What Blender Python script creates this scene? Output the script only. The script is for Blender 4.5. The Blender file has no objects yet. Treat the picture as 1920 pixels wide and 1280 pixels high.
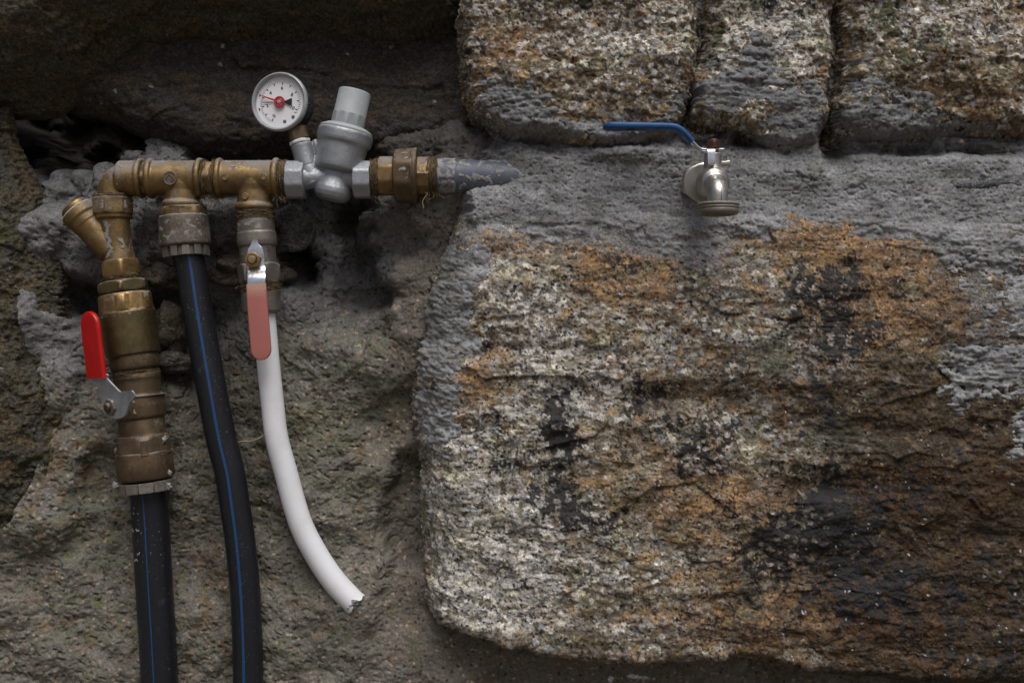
import bpy, bmesh, math, random
import numpy as np
from mathutils import Vector, Matrix

# ---------------------------------------------------------------- units, camera, light
# Everything is laid out in "units" of 0.57 mm: u to the right, v downwards, d away from the camera
# (d = 0 is the plane of the pipe axes).  obj() turns units into metres.
S = 0.00057
CAM = 1.216                      # metres from the camera to the pipe plane
DP = CAM / S
sc = bpy.context.scene
C = sc.collection

cam_data = bpy.data.cameras.new('camera')
cam_data.sensor_width = 36.0
cam_data.lens = 40.0
cam_data.clip_start = 0.02
cam_data.clip_end = 400.0
cam = bpy.data.objects.new('camera', cam_data)
cam.location = (0, -CAM, 0)
cam.rotation_euler = (math.radians(90), 0, 0)
C.objects.link(cam)
sc.camera = cam
cam_data.dof.use_dof = True
cam_data.dof.focus_distance = CAM - 0.03
cam_data.dof.aperture_fstop = 16.0

SUN_ELEV, SUN_AZ = 62.0, 16.0     # degrees; azimuth 0 = straight behind the camera, positive = to its right
w = bpy.data.worlds.new('World'); sc.world = w
w.use_nodes = True
nt = w.node_tree; nt.nodes.clear()
wo = nt.nodes.new('ShaderNodeOutputWorld'); wb = nt.nodes.new('ShaderNodeBackground')
sky = nt.nodes.new('ShaderNodeTexSky')
sky.sky_type = 'NISHITA'; sky.sun_disc = False
sky.sun_elevation = math.radians(SUN_ELEV)
sky.sun_rotation = math.radians(180.0 - SUN_AZ)
sky.air_density = 0.7; sky.dust_density = 6.0; sky.ozone_density = 0.6
wb.inputs['Strength'].default_value = 0.05
nt.links.new(sky.outputs[0], wb.inputs[0]); nt.links.new(wb.outputs[0], wo.inputs[0])

sd = bpy.data.lights.new('sun', 'SUN'); sd.energy = 1.5; sd.angle = math.radians(42)
sd.color = (0.98, 0.99, 1.0)
sun = bpy.data.objects.new('sun', sd); C.objects.link(sun)
el, az = math.radians(SUN_ELEV), math.radians(SUN_AZ)
to_sun = Vector((math.sin(az) * math.cos(el), -math.cos(az) * math.cos(el), math.sin(el)))
sun.rotation_euler = to_sun.to_track_quat('Z', 'Y').to_euler()
sun.location = (0.3, -2.0, 2.5)

sc.view_settings.view_transform = 'Standard'
sc.view_settings.look = 'None'
sc.view_settings.gamma = 1.0
sc.view_settings.use_curve_mapping = False
sc.view_settings.exposure = 0.52

# ---------------------------------------------------------------- helpers: placing, linking, tagging
def at(px, py, d=0.0):
    """where the sight line through a spot of the photograph meets depth d, in units"""
    f = 1.0 + d / DP
    return np.array([960 + (px - 960) * f, 640 + (py - 640) * f, d])

def world(p):
    return Vector(((p[0] - 960) * S, p[2] * S, (640 - p[1]) * S))

def tag(o, label=None, cat=None, group=None, kind=None):
    if label: o['label'] = label
    if cat: o['category'] = cat
    if group: o['group'] = group
    if kind: o['kind'] = kind
    return o

def thing(name, label, cat, p, group=None):
    o = bpy.data.objects.new(name, None)
    o.empty_display_size = 0.02
    o.location = world(p)
    C.objects.link(o)
    return tag(o, label, cat, group)

def root_loc(o):
    v = Vector((0, 0, 0))
    while o is not None:
        v += o.location; o = o.parent
    return v

def link_mesh(name, me, mat, parent=None):
    o = bpy.data.objects.new(name, me)
    if mat is not None:
        me.materials.clear(); me.materials.append(mat)
    if parent is not None: o.parent = parent
    C.objects.link(o)
    return o

def to_metres(me, parent):
    """mesh in units -> metres, relative to its parent's origin"""
    n = len(me.vertices)
    co = np.empty(n * 3, dtype=np.float64)
    me.vertices.foreach_get('co', co)
    co = co.reshape(-1, 3)
    off = root_loc(parent) if parent is not None else Vector((0, 0, 0))
    out = np.empty_like(co)
    out[:, 0] = (co[:, 0] - 960) * S - off.x
    out[:, 1] = co[:, 2] * S - off.y
    out[:, 2] = (640 - co[:, 1]) * S - off.z
    me.vertices.foreach_set('co', out.ravel())
    me.update()

def obj(name, bm, mat, parent=None, sharp=32, smooth=True, kind=None, label=None):
    if isinstance(bm, bpy.types.Mesh):
        me = bm
    else:
        me = bpy.data.meshes.new(name)
        bmesh.ops.recalc_face_normals(bm, faces=bm.faces)
        bm.to_mesh(me); bm.free()
    to_metres(me, parent)
    if smooth:
        me.polygons.foreach_set('use_smooth', np.ones(len(me.polygons), dtype=bool))
        if sharp: me.set_sharp_from_angle(angle=math.radians(sharp))
    o = link_mesh(name, me, mat, parent)
    if kind: o['kind'] = kind
    if label: o['label'] = label
    return o

# ---------------------------------------------------------------- noise
def h2(ix, iy, seed):
    ix = ix.astype(np.int64).astype(np.uint32); iy = iy.astype(np.int64).astype(np.uint32)
    h = ix * np.uint32(374761393) + iy * np.uint32(668265263) + np.uint32((seed * 2246822519 + 3266489917) & 0xffffffff)
    h = (h ^ (h >> np.uint32(13))) * np.uint32(1274126177)
    h = (h ^ (h >> np.uint32(16))) * np.uint32(2654435761)
    h ^= h >> np.uint32(15)
    return h.astype(np.float32) / np.float32(4294967295.0)

def perlin(x, y, seed=0):
    x0 = np.floor(x); y0 = np.floor(y); fx = (x - x0).astype(np.float32); fy = (y - y0).astype(np.float32)
    def g(ix, iy, dx, dy):
        a = h2(ix, iy, seed) * np.float32(2 * np.pi)
        return np.cos(a) * dx + np.sin(a) * dy
    n00 = g(x0, y0, fx, fy); n10 = g(x0 + 1, y0, fx - 1, fy)
    n01 = g(x0, y0 + 1, fx, fy - 1); n11 = g(x0 + 1, y0 + 1, fx - 1, fy - 1)
    sx = fx * fx * fx * (fx * (fx * 6 - 15) + 10); sy = fy * fy * fy * (fy * (fy * 6 - 15) + 10)
    return ((n00 * (1 - sx) + n10 * sx) * (1 - sy) + (n01 * (1 - sx) + n11 * sx) * sy) * 1.5

def fbm(x, y, octv=4, seed=0, gain=0.5):
    a, s, f, t = 1.0, np.zeros_like(x, dtype=np.float32), 1.0, 0.0
    for k in range(octv):
        s += a * perlin(x * f + 17.3 * k, y * f - 9.1 * k, seed + k * 7); t += a
        a *= gain; f *= 2.03
    return s / t

def worley(x, y, seed=0):
    """F1, F2, two random numbers of the nearest cell, offset to its centre"""
    x0 = np.floor(x); y0 = np.floor(y)
    f1 = np.full(x.shape, 9.0, np.float32); f2 = f1.copy()
    r1 = np.zeros_like(f1); r2 = np.zeros_like(f1); ox = np.zeros_like(f1); oy = np.zeros_like(f1)
    for i in (-1, 0, 1):
        for j in (-1, 0, 1):
            cx = x0 + i; cy = y0 + j
            a = h2(cx, cy, seed); b = h2(cx, cy, seed + 101)
            dx = (cx + 0.1 + 0.8 * a - x).astype(np.float32); dy = (cy + 0.1 + 0.8 * b - y).astype(np.float32)
            dd = dx * dx + dy * dy
            near = dd < f1
            f2 = np.where(near, f1, np.minimum(f2, dd))
            c = h2(cx, cy, seed + 211); e = h2(cx, cy, seed + 307)
            f1 = np.where(near, dd, f1); r1 = np.where(near, c, r1); r2 = np.where(near, e, r2)
            ox = np.where(near, dx, ox); oy = np.where(near, dy, oy)
    return np.sqrt(f1), np.sqrt(f2), r1, r2, ox, oy

def sstep(a, b, x):
    t = np.clip((x - a) / (b - a), 0, 1)
    return t * t * (3 - 2 * t)

def facets(u, v, cell, amp, tilt, seed, stretch=1.0, warp=0.35):
    """broken-rock relief: every cell a small tilted plane"""
    x = u / (cell * stretch); y = v / cell
    x = x + warp * perlin(x * 1.3, y * 1.3, seed + 5); y = y + warp * perlin(x * 1.3 + 40, y * 1.3, seed + 6)
    f1, f2, r1, r2, ox, oy = worley(x, y, seed)
    return amp * (r1 - 0.5) + tilt * cell * ((r2 - 0.5) * 2 * ox + (np.modf(r1 * 7.13)[0] - 0.5) * 2 * oy)

def lumps(u, v, cell, amp, seed, keep=0.0):
    """crumbs of mortar: rounded bumps, some left out"""
    f1, f2, r1, r2, ox, oy = worley(u / cell + 0.25 * perlin(u / cell, v / cell, seed + 3), v / cell, seed)
    b = np.clip(1 - (f1 / 0.62) ** 2, 0, 1)
    return -amp * b * np.where(r1 > keep, 0.35 + 0.65 * r2, 0)

def blobs(u, v, lst):
    m = np.zeros_like(u, dtype=np.float32)
    for b in lst:
        cx, cy, rx, ry = b[:4]; a = b[4] if len(b) > 4 else 1.0
        th = math.radians(b[5]) if len(b) > 5 else 0.0
        du = u - cx; dv = v - cy
        x = (du * math.cos(th) + dv * math.sin(th)) / rx; y = (-du * math.sin(th) + dv * math.cos(th)) / ry
        m += a * np.exp(-(x * x + y * y) * 0.9)
    return m

def sdf(u, v, poly):
    """signed distance to a polygon, positive inside"""
    d = np.full(u.shape, 1e9, np.float32); s = np.zeros(u.shape, bool)
    n = len(poly)
    for i in range(n):
        ax, ay = poly[i]; bx, by = poly[(i + 1) % n]
        ex, ey = bx - ax, by - ay
        wx = u - ax; wy = v - ay
        t = np.clip((wx * ex + wy * ey) / (ex * ex + ey * ey), 0, 1)
        d = np.minimum(d, (wx - ex * t) ** 2 + (wy - ey * t) ** 2)
        c = ((ay > v) != (by > v))
        if by != ay:
            s ^= c & (u < (bx - ax) * (v - ay) / (by - ay) + ax)
    d = np.sqrt(d)
    return np.where(s, d, -d)

def axis(lo, hi, a, b, step, grow=1.12):
    a = max(lo, a); b = min(hi, b)
    core = list(np.arange(a, b + step * 0.5, step))
    left, x, st = [], a, step
    while x > lo:
        st = min(st * grow, 6 if a - x < 520 else 60); x -= st; left.append(x)
    right, x, st = [], core[-1], step
    while x < hi:
        st = min(st * grow, 6 if x - b < 520 else 60); x += st; right.append(x)
    return np.array(left[::-1] + core + right, dtype=np.float64)

def grid_mesh(name, U, V, Dd, keep, attrs):
    """height field -> mesh in units, faces only where all four corners are kept"""
    nv, nu = U.shape
    idx = np.arange(nu * nv).reshape(nv, nu)
    k = keep[:-1, :-1] & keep[1:, :-1] & keep[:-1, 1:] & keep[1:, 1:]
    q = np.stack([idx[:-1, :-1][k], idx[1:, :-1][k], idx[1:, 1:][k], idx[:-1, 1:][k]], axis=1)
    used = np.zeros(nu * nv, bool); used[q.ravel()] = True
    remap = np.cumsum(used) - 1
    q = remap[q].astype(np.int32)
    co = np.stack([U.ravel()[used], V.ravel()[used], Dd.ravel()[used]], axis=1).astype(np.float32)
    me = bpy.data.meshes.new(name)
    me.vertices.add(len(co)); me.vertices.foreach_set('co', co.ravel())
    me.loops.add(q.size); me.loops.foreach_set('vertex_index', q.ravel())
    me.polygons.add(len(q))
    me.polygons.foreach_set('loop_start', np.arange(0, q.size, 4, dtype=np.int32))
    me.polygons.foreach_set('loop_total', np.full(len(q), 4, dtype=np.int32))
    me.update(calc_edges=True)
    col, rough = attrs
    a = me.attributes.new('mineral', 'FLOAT_COLOR', 'POINT')
    rgba = np.ones((len(co), 4), np.float32); rgba[:, :3] = col.reshape(-1, 3)[used]
    a.data.foreach_set('color', rgba.ravel())
    b = me.attributes.new('polish', 'FLOAT', 'POINT')
    b.data.foreach_set('value', rough.ravel()[used].astype(np.float32))
    return me

def push(us, vs, U, V, low, r, lim=7.0):
    """displace a height field by r along the normal of its smooth shape"""
    gv, gu = np.gradient(low, vs, us)
    gu = np.clip(gu, -lim, lim); gv = np.clip(gv, -lim, lim)
    L = np.sqrt(gu * gu + gv * gv + 1)
    return U - r * gu / L, V - r * gv / L, low + r / L

def mixc(c, col, m):
    return c * (1 - m[..., None]) + np.array(col, np.float32) * m[..., None]

# ---------------------------------------------------------------- materials
class Mat:
    def __init__(self, name):
        self.m = bpy.data.materials.new(name); self.m.use_nodes = True
        self.t = self.m.node_tree; self.t.nodes.clear()
        self.out = self.n('ShaderNodeOutputMaterial'); self.b = self.n('ShaderNodeBsdfPrincipled')
        self.l(self.b.outputs[0], self.out.inputs['Surface'])
    def n(self, kind, **kw):
        x = self.t.nodes.new(kind)
        for k, v in kw.items(): setattr(x, k, v)
        return x
    def l(self, a, b): self.t.links.new(a, b)
    def setv(self, sock, v):
        if isinstance(v, bpy.types.NodeSocket): self.l(v, sock)
        else: sock.default_value = v
    def coord(self):
        g = self.n('ShaderNodeTexCoord'); return g.outputs['Object']
    def noise(self, scale, detail=3, rough=0.55, vec=None, seed=None):
        x = self.n('ShaderNodeTexNoise'); x.inputs['Scale'].default_value = scale
        x.inputs['Detail'].default_value = detail; x.inputs['Roughness'].default_value = rough
        v = vec if vec is not None else self.coord()
        if seed is not None:
            a = self.n('ShaderNodeVectorMath', operation='ADD'); self.l(v, a.inputs[0]); a.inputs[1].default_value = (seed * 1.37, seed * 0.71, seed * 2.3); v = a.outputs[0]
        self.l(v, x.inputs['Vector']); return x.outputs['Fac']
    def math(self, op, a, b=0.0, clamp=False):
        x = self.n('ShaderNodeMath', operation=op); x.use_clamp = clamp
        self.setv(x.inputs[0], a); self.setv(x.inputs[1], b); return x.outputs[0]
    def ramp(self, fac, a, b, lo=0.0, hi=1.0):
        x = self.n('ShaderNodeMapRange'); x.interpolation_type = 'SMOOTHSTEP'
        self.setv(x.inputs['Value'], fac); x.inputs['From Min'].default_value = a; x.inputs['From Max'].default_value = b
        x.inputs['To Min'].default_value = lo; x.inputs['To Max'].default_value = hi; return x.outputs[0]
    def mix(self, fac, a, b, blend='MIX'):
        x = self.n('ShaderNodeMix', data_type='RGBA', blend_type=blend)
        self.setv(x.inputs[0], fac)
        for s, v in ((x.inputs[6], a), (x.inputs[7], b)):
            if isinstance(v, tuple): v = (*v, 1.0) if len(v) == 3 else v
            self.setv(s, v)
        return x.outputs[2]
    def up(self):
        g = self.n('ShaderNodeNewGeometry'); s = self.n('ShaderNodeSeparateXYZ'); self.l(g.outputs['Normal'], s.inputs[0]); return s.outputs[2]
    def bump(self, h, dist, strength=1.0, normal=None):
        x = self.n('ShaderNodeBump'); x.inputs['Strength'].default_value = strength; x.inputs['Distance'].default_value = dist
        self.l(h, x.inputs['Height'])
        if normal is not None: self.l(normal, x.inputs['Normal'])
        return x.outputs[0]
    def set(self, **kw):
        for k, v in kw.items():
            k = {'color': 'Base Color', 'rough': 'Roughness', 'metal': 'Metallic', 'normal': 'Normal', 'spec': 'Specular IOR Level', 'trans': 'Transmission Weight', 'ior': 'IOR', 'coat': 'Coat Weight', 'alpha': 'Alpha'}[k]
            s = self.b.inputs[k]
            if isinstance(v, tuple) and len(v) == 3 and s.type == 'RGBA': v = (*v, 1.0)
            self.setv(s, v)
        return self

def mineral_material(name, grain=1400.0, dist=0.0005, amount=0.45, crystals=0.0):
    m = Mat(name)
    a = m.n('ShaderNodeAttribute'); a.attribute_name = 'mineral'
    p = m.n('ShaderNodeAttribute'); p.attribute_name = 'polish'
    n1 = m.noise(grain, 4, 0.7); n2 = m.noise(grain * 0.3, 3, 0.6, seed=3)
    k = m.math('MULTIPLY', m.ramp(n1, 0.3, 0.7, 1 - amount, 1 + amount), m.ramp(n2, 0.3, 0.7, 1 - amount * 0.5, 1 + amount * 0.5))
    c = m.n('ShaderNodeVectorMath', operation='SCALE'); m.l(a.outputs['Vector'], c.inputs[0]); m.l(k, c.inputs['Scale'])
    col = c.outputs[0]; hgt = m.math('ADD', n1, n2)
    if crystals:
        for sc_, am in ((430.0, crystals), (900.0, crystals * .8)):
            v = m.n('ShaderNodeTexVoronoi'); v.inputs['Scale'].default_value = sc_; m.l(m.coord(), v.inputs['Vector'])
            sp = m.n('ShaderNodeSeparateColor'); m.l(v.outputs['Color'], sp.inputs[0])
            f = m.math('ADD', m.ramp(sp.outputs[0], 0.0, 1.0, 1 - am, 1 + am * .9), m.ramp(sp.outputs[1], .88, .94, 0.0, -am * .9))
            c2 = m.n('ShaderNodeVectorMath', operation='SCALE'); m.l(col, c2.inputs[0]); m.l(f, c2.inputs['Scale']); col = c2.outputs[0]
            hgt = m.math('ADD', hgt, m.math('MULTIPLY', v.outputs['Distance'], -1.2 * am))
    nb = m.bump(hgt, dist, 0.7)
    m.set(color=col, rough=p.outputs['Fac'], normal=nb, spec=0.4)
    return m.m
# ---------------------------------------------------------------- the stone wall
M_STONE = mineral_material('granite', 1500, 0.0011, 0.26, .27)
M_MORTAR = mineral_material('cement_mortar', 1300, 0.0008, 0.26, .16)
M_DARK = mineral_material('dark_stone', 1300, 0.0010, 0.3, .35)  # low base tones for the blocks round the recess and the rubble

wall = thing('stone_wall', 'old wall of rough granite blocks bedded in grey mortar behind the pipework', 'wall', (960, 640, 0))

def poly_at(pts, d):
    return [tuple(at(x, y, d)[:2]) for x, y in pts]

def stone_relief(u, v, seed, big=1.0, strata=1.6, fa=1.0):
    mod = 0.5 + 0.9 * sstep(-.25, .35, fbm(u / 150, v / 110, 3, seed + 20))
    r = 9 * big * fbm(u / 170, v / 95, 4, seed + 60, .6) + 7.5 * big * fbm(u / 80, v / 52, 7, seed, .60)
    r += facets(u, v, 120, 3 * big, 0.05, seed + 55, strata)
    r += mod * facets(u, v, 50, 1.6 * big, 0.07, seed + 12, strata)
    r += mod * fa * facets(u, v, 20, 0.9, 0.09, seed + 13, strata)
    f1, f2, r1, r2, _, _ = worley(u / 7.5 + .3 * perlin(u / 9, v / 9, seed + 17), v / 6.5, seed + 14)
    r += fa * (-1.7 * np.clip(1 - f1 / .7, 0, 1) * (r2 - .15))
    r += fa * (0.8 * perlin(u / 4.6, v / 4.2, seed + 15) + mod * 2.2 * fbm(u / 18, v / 11, 4, seed + 16, .6))
    r += 4 * big * sstep(.30, .62, fbm(u / 34, v / 20, 4, seed + 18))
    return r

def stone_low(u, v, P):
    """smooth shape of a block: face plane, rounded edges, no relief"""
    wu = u + P['wob'] * fbm(u / 70, v / 70, 4, P['seed'] + 31); wv = v + P['wob'] * fbm(u / 70 + 50, v / 70, 4, P['seed'] + 32)
    s = sdf(wu, wv, P['poly'])
    R, E = (P['R'](u, v) if callable(P['R']) else P['R']), P['E']
    t = np.clip(s / R, 0, 1)
    d = P['d'] + P['tilt'](u, v) + E * ((1 - t) ** P['pw'] if 'pw' in P else (1 - t) ** 2.2)
    d = d + 15 * P['big'] * fbm(u / 250, v / 190, 4, P['seed'])
    d = np.where(s < 0, d + (-s) * P['fall'], d)
    return d, s

def build_stone(P):
    pu = [p[0] for p in P['poly']]; pv = [p[1] for p in P['poly']]
    f = P['fine']
    us = axis(min(pu) - 25, max(pu) + 25, f[0], f[1], P['step']); vs = axis(min(pv) - 25, max(pv) + 25, f[2], f[3], P['step'])
    U, V = np.meshgrid(us, vs)
    low, s = stone_low(U, V, P)
    # texture runs on round the edges: surface coordinates advance with depth down the sides
    sv, su = np.gradient(s, vs, us); gl = np.sqrt(su * su + sv * sv) + 1e-6
    back = np.clip(low - P['d'] - P['tilt'](U, V) - 12, 0, 200)
    UT = U - su / gl * back; VT = V - sv / gl * back
    r = stone_relief(UT, VT, P['seed'], P['big'], P['strata'], P.get('fineamp', 1.0))
    if 'smooth' in P: r = r * P['smooth'](U, V)
    if 'extra' in P: r = r + P['extra'](U, V)
    r = r * sstep(-14, 0, s)
    Ux, Vx, Dd = push(us, vs, U, V, low, r, 2.5)
    keep = s > -9
    col, ro = P['colour'](UT, VT, Dd, s)
    j = 1.2
    U2 = Ux + j * perlin(U / 7, V / 7, P['seed'] + 41) * (s > 3); V2 = Vx + j * perlin(U / 7, V / 7, P['seed'] + 42) * (s > 3)
    me = grid_mesh('stone', U2, V2, Dd, keep, (col, ro))
    o = obj('stone', me, P['mat'], wall, sharp=0, label=P['label'])
    return o

def granite(u, v, seed, white, rust, black, dull, green, base=(.25, .215, .16), cell=8.0, val=None, mossy=False, ochre=.62):
    """mineral colours: crystals picked one by one, stained by rust, lichen and mud fields"""
    x = u / (cell * 1.25) + 0.4 * perlin(u / 9, v / 9, seed + 1); y = v / cell + 0.4 * perlin(u / 9 + 30, v / 9, seed + 2)
    f1, f2, r1, r2, _, _ = worley(x, y, seed + 3)
    g1, g2, q1, q2, _, _ = worley(u / 3.6 + .3 * perlin(u / 4, v / 4, seed + 8), v / 3.2, seed + 4)
    n = fbm(u / 60, v / 55, 5, seed + 5); n2 = fbm(u / 24, v / 20, 4, seed + 6); n3 = fbm(u / 130, v / 110, 5, seed + 7)
    c = np.empty(u.shape + (3,), np.float32); c[:] = base
    c *= (0.66 + 0.62 * r2)[..., None]
    # quartz and feldspar grains
    pw = np.clip(0.20 + 0.60 * white + 0.30 * n2 + .15 * n - 0.15 * rust, 0, 0.75)
    mw = (r1 < pw)
    c = np.where(mw[..., None], np.array((.52, .495, .445), np.float32) * (0.7 + 0.6 * r2)[..., None], c)
    mg = (r1 > 0.90)
    c = np.where(mg[..., None], np.array((.30, .30, .30), np.float32) * (0.6 + 0.6 * r2)[..., None], c)
    # rust
    fr = np.clip(sstep(0.1, 0.8, rust * 0.9 + 0.65 * n + 0.35 * n2), 0, 1)
    rc = np.empty_like(c); rc[:] = (.31, .165, .065)
    rc = rc * (0.5 + 0.9 * r2)[..., None]
    rc = np.where((q2 > .85)[..., None], np.array((.30, .115, .035), np.float32), rc)
    c = c * (1 - 0.62 * fr[..., None]) + rc * 0.62 * fr[..., None]
    # ochre weathering in patches
    n4 = fbm(u / 42, v / 34, 5, seed + 9)
    fo = sstep(-.02, .40, n4 + .25 * rust - .22 * white)
    oc = np.empty_like(c); oc[:] = (.36, .212, .078); oc *= (0.5 + .9 * r1)[..., None]
    c = c * (1 - ochre * fo[..., None]) + oc * ochre * fo[..., None]
    c *= (1 + .75 * fbm(u / 30, v / 20, 6, seed + 10, .6))[..., None]
    # olive film of algae
    fv = sstep(.02, .36, fbm(u / 75, v / 60, 6, seed + 23, .6))
    c = c * (1 - .5 * fv[..., None]) + c.mean(axis=-1, keepdims=True) * np.array((.98, .90, .50), np.float32) * .5 * fv[..., None]
    # biotite flecks
    mk = (q1 < 0.09 + 0.05 * n2)
    c = np.where(mk[..., None], np.array((.035, .033, .032), np.float32), c)
    if val is not None: c = c * val[..., None]
    # green-grey mud
    fg = sstep(0.45, 0.62, green + 0.30 * n2 + 0.12 * n) if not mossy else sstep(.5, .75, green * 1.35 + .55 * n2 + .25 * (q2 - .5))
    c = mixc(c, (.065, .080, .020) if mossy else (.15, .148, .108), 0.8 * fg)
    # dull brown dirt; on the big block also painted lens falloff
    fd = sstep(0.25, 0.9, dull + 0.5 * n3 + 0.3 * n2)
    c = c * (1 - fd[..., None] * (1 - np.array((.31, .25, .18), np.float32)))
    # black lichen
    nk = fbm(u / 60, v / 85, 7, seed + 21, .66)
    fk = sstep(0.48, 0.62, .95 * black + 1.15 * nk + .75 * fbm(u / 15, v / 20, 5, seed + 24, .62) + 0.40 * (q2 - .5) + .16 * (r2 - .5))
    fk = fk * np.where(r1 < 0.16, 0.35, 1.0)
    c = mixc(c, (.013, .013, .015), 0.95 * fk)
    ro = 0.62 + 0.25 * r2 - 0.22 * fk
    ro = np.where((q2 > 0.93) & ~mk, 0.22, ro)
    ms = (q2 > 0.978) & (r2 > .5) & (n2 + .5 * n > .16)               # mica and quartz chips
    c = np.where(ms[..., None], np.maximum(c, np.array((.55, .55, .56), np.float32)), c)
    return np.clip(c, 0.008, 0.85), np.clip(ro, .15, 1)

ZERO = lambda u, v: 0.0 * u

# --- the big block below the tap
D_FACE = -52
def colour_big(u, v, Dd, s):
    white = blobs(u, v, [(880, 1010, 110, 210, 1.3), (955, 545, 75, 70, 1.0), (1100, 690, 110, 80, .9), (1040, 1060, 90, 90, .8), (1000, 760, 90, 70, .4), (1330, 470, 80, 50, .4), (1250, 640, 90, 50, .5), (1450, 640, 60, 50, .4)])
    rust = blobs(u, v, [(1150, 500, 110, 55, .9), (1560, 425, 180, 60, 1.3), (1650, 580, 160, 90, .9), (1340, 930, 130, 70, .8), (900, 720, 60, 55, .8), (1420, 1130, 180, 90, .7), (1800, 900, 140, 90, .5), (950, 460, 60, 20, .9), (1200, 640, 120, 100, .35), (1700, 1130, 160, 120, .6), (1150, 850, 90, 90, .3), (1640, 900, 70, 50, .6)])
    black = blobs(u, v, [(1050, 850, 40, 80, .8), (1075, 955, 75, 40, .75, 20), (1035, 770, 25, 50, .6), (1545, 545, 62, 58, .95), (1535, 690, 36, 95, .7), (1600, 620, 60, 40, .35), (1180, 760, 60, 40, .3), (960, 860, 40, 30, .35), (1300, 825, 55, 55, .9), (1550, 965, 150, 60, .7, -15), (1610, 1085, 150, 65, .85, 12), (1440, 1010, 70, 40, .5, -30), (1190, 505, 60, 20, .55), (1540, 900, 50, 60, .5), (1900, 1180, 160, 120, .35)])
    green = blobs(u, v, [(1440, 665, 70, 65, .75), (1545, 815, 75, 38, .8), (1665, 845, 55, 28, .7), (1405, 1095, 55, 75, .7, 15), (1835, 985, 55, 32, .7), (1300, 1210, 90, 20, .4), (1560, 760, 60, 40, .4)])
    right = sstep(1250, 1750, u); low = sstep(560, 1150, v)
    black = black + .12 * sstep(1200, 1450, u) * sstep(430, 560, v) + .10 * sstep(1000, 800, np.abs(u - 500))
    dull = 0.16 + 0.50 * right + 0.40 * low * right + .12 * low - .5 * rust * (1 - low) + blobs(u, v, [(1240, 740, 150, 40, .4), (1500, 760, 130, 50, .35), (1770, 780, 130, 70, .35), (1240, 1180, 150, 40, .25)])  # brown stain, and lens falloff towards the lower right put into the colour
    val = 1.0 - 0.12 * right - 0.10 * right * low  # same painted darkening to the right and lower right
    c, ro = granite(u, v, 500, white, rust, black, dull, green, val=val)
    # thin grey film of cement wiped over the face round the smears
    film = sstep(.42, .72, blobs(u, v, [(1000, 440, 160, 36, .7), (1250, 455, 130, 40, .9), (1480, 420, 200, 26, .55), (1740, 440, 120, 40, .7), (1830, 600, 90, 160, .6), (850, 620, 50, 200, .6), (1330, 520, 60, 60, .45)]) + .75 * fbm(u / 26, v / 14, 6, 555, .62))
    return mixc(c, (.20, .205, .212), .72 * film), ro
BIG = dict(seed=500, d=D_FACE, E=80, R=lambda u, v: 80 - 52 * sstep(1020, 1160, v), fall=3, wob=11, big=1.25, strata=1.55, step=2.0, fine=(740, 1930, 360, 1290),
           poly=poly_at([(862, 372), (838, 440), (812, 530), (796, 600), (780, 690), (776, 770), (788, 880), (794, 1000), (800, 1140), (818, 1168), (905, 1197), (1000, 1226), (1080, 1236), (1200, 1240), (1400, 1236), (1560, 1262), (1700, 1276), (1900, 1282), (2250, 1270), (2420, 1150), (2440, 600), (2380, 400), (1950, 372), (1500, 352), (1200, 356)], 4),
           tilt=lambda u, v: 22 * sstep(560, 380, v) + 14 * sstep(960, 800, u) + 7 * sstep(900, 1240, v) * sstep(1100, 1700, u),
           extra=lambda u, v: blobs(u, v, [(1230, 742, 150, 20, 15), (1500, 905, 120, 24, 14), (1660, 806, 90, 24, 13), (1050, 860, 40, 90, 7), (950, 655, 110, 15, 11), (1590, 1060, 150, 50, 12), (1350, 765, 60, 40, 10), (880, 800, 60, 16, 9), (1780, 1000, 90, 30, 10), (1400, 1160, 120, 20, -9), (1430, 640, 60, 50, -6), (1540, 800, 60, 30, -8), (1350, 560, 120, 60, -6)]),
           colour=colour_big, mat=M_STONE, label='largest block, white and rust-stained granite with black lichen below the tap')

# --- three blocks of the course above
def colour_up(seed, wx, rx, kx, gx, dl):
    def f(u, v, Dd, s):
        return granite(u, v, seed, blobs(u, v, wx) + .10, blobs(u, v, rx) - .05, blobs(u, v, kx), dl + 0 * u, blobs(u, v, gx), base=(.19, .147, .09), cell=6.0, mossy=True, ochre=.5)
    return f
UP1 = dict(seed=610, d=-62, E=66, R=lambda u, v: 34 - 6 * sstep(150, 230, v), fall=3, wob=13, big=1.6, strata=1.2, step=2.0, fine=(850, 1320, -12, 300),
           poly=poly_at([(866, -210), (1290, -210), (1308, 0), (1310, 95), (1294, 185), (1278, 245), (1238, 276), (1130, 287), (1040, 272), (960, 262), (888, 226), (868, 180), (862, 90)], -6),
           tilt=lambda u, v: 16 * sstep(180, 290, v), colour=colour_up(610, [(1200, 80, 120, 60, .5), (950, 30, 80, 60, .3)], [(940, 120, 90, 50, .5), (1150, 230, 120, 50, .5), (1000, 60, 100, 60, .3)], [(900, 105, 30, 20, .6), (1080, 30, 70, 20, .5)], [(1295, 60, 14, 90, .5)], .22),
           mat=M_STONE, label='granite block at the left of the upper course, mortar smeared on its lower corner')
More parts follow.
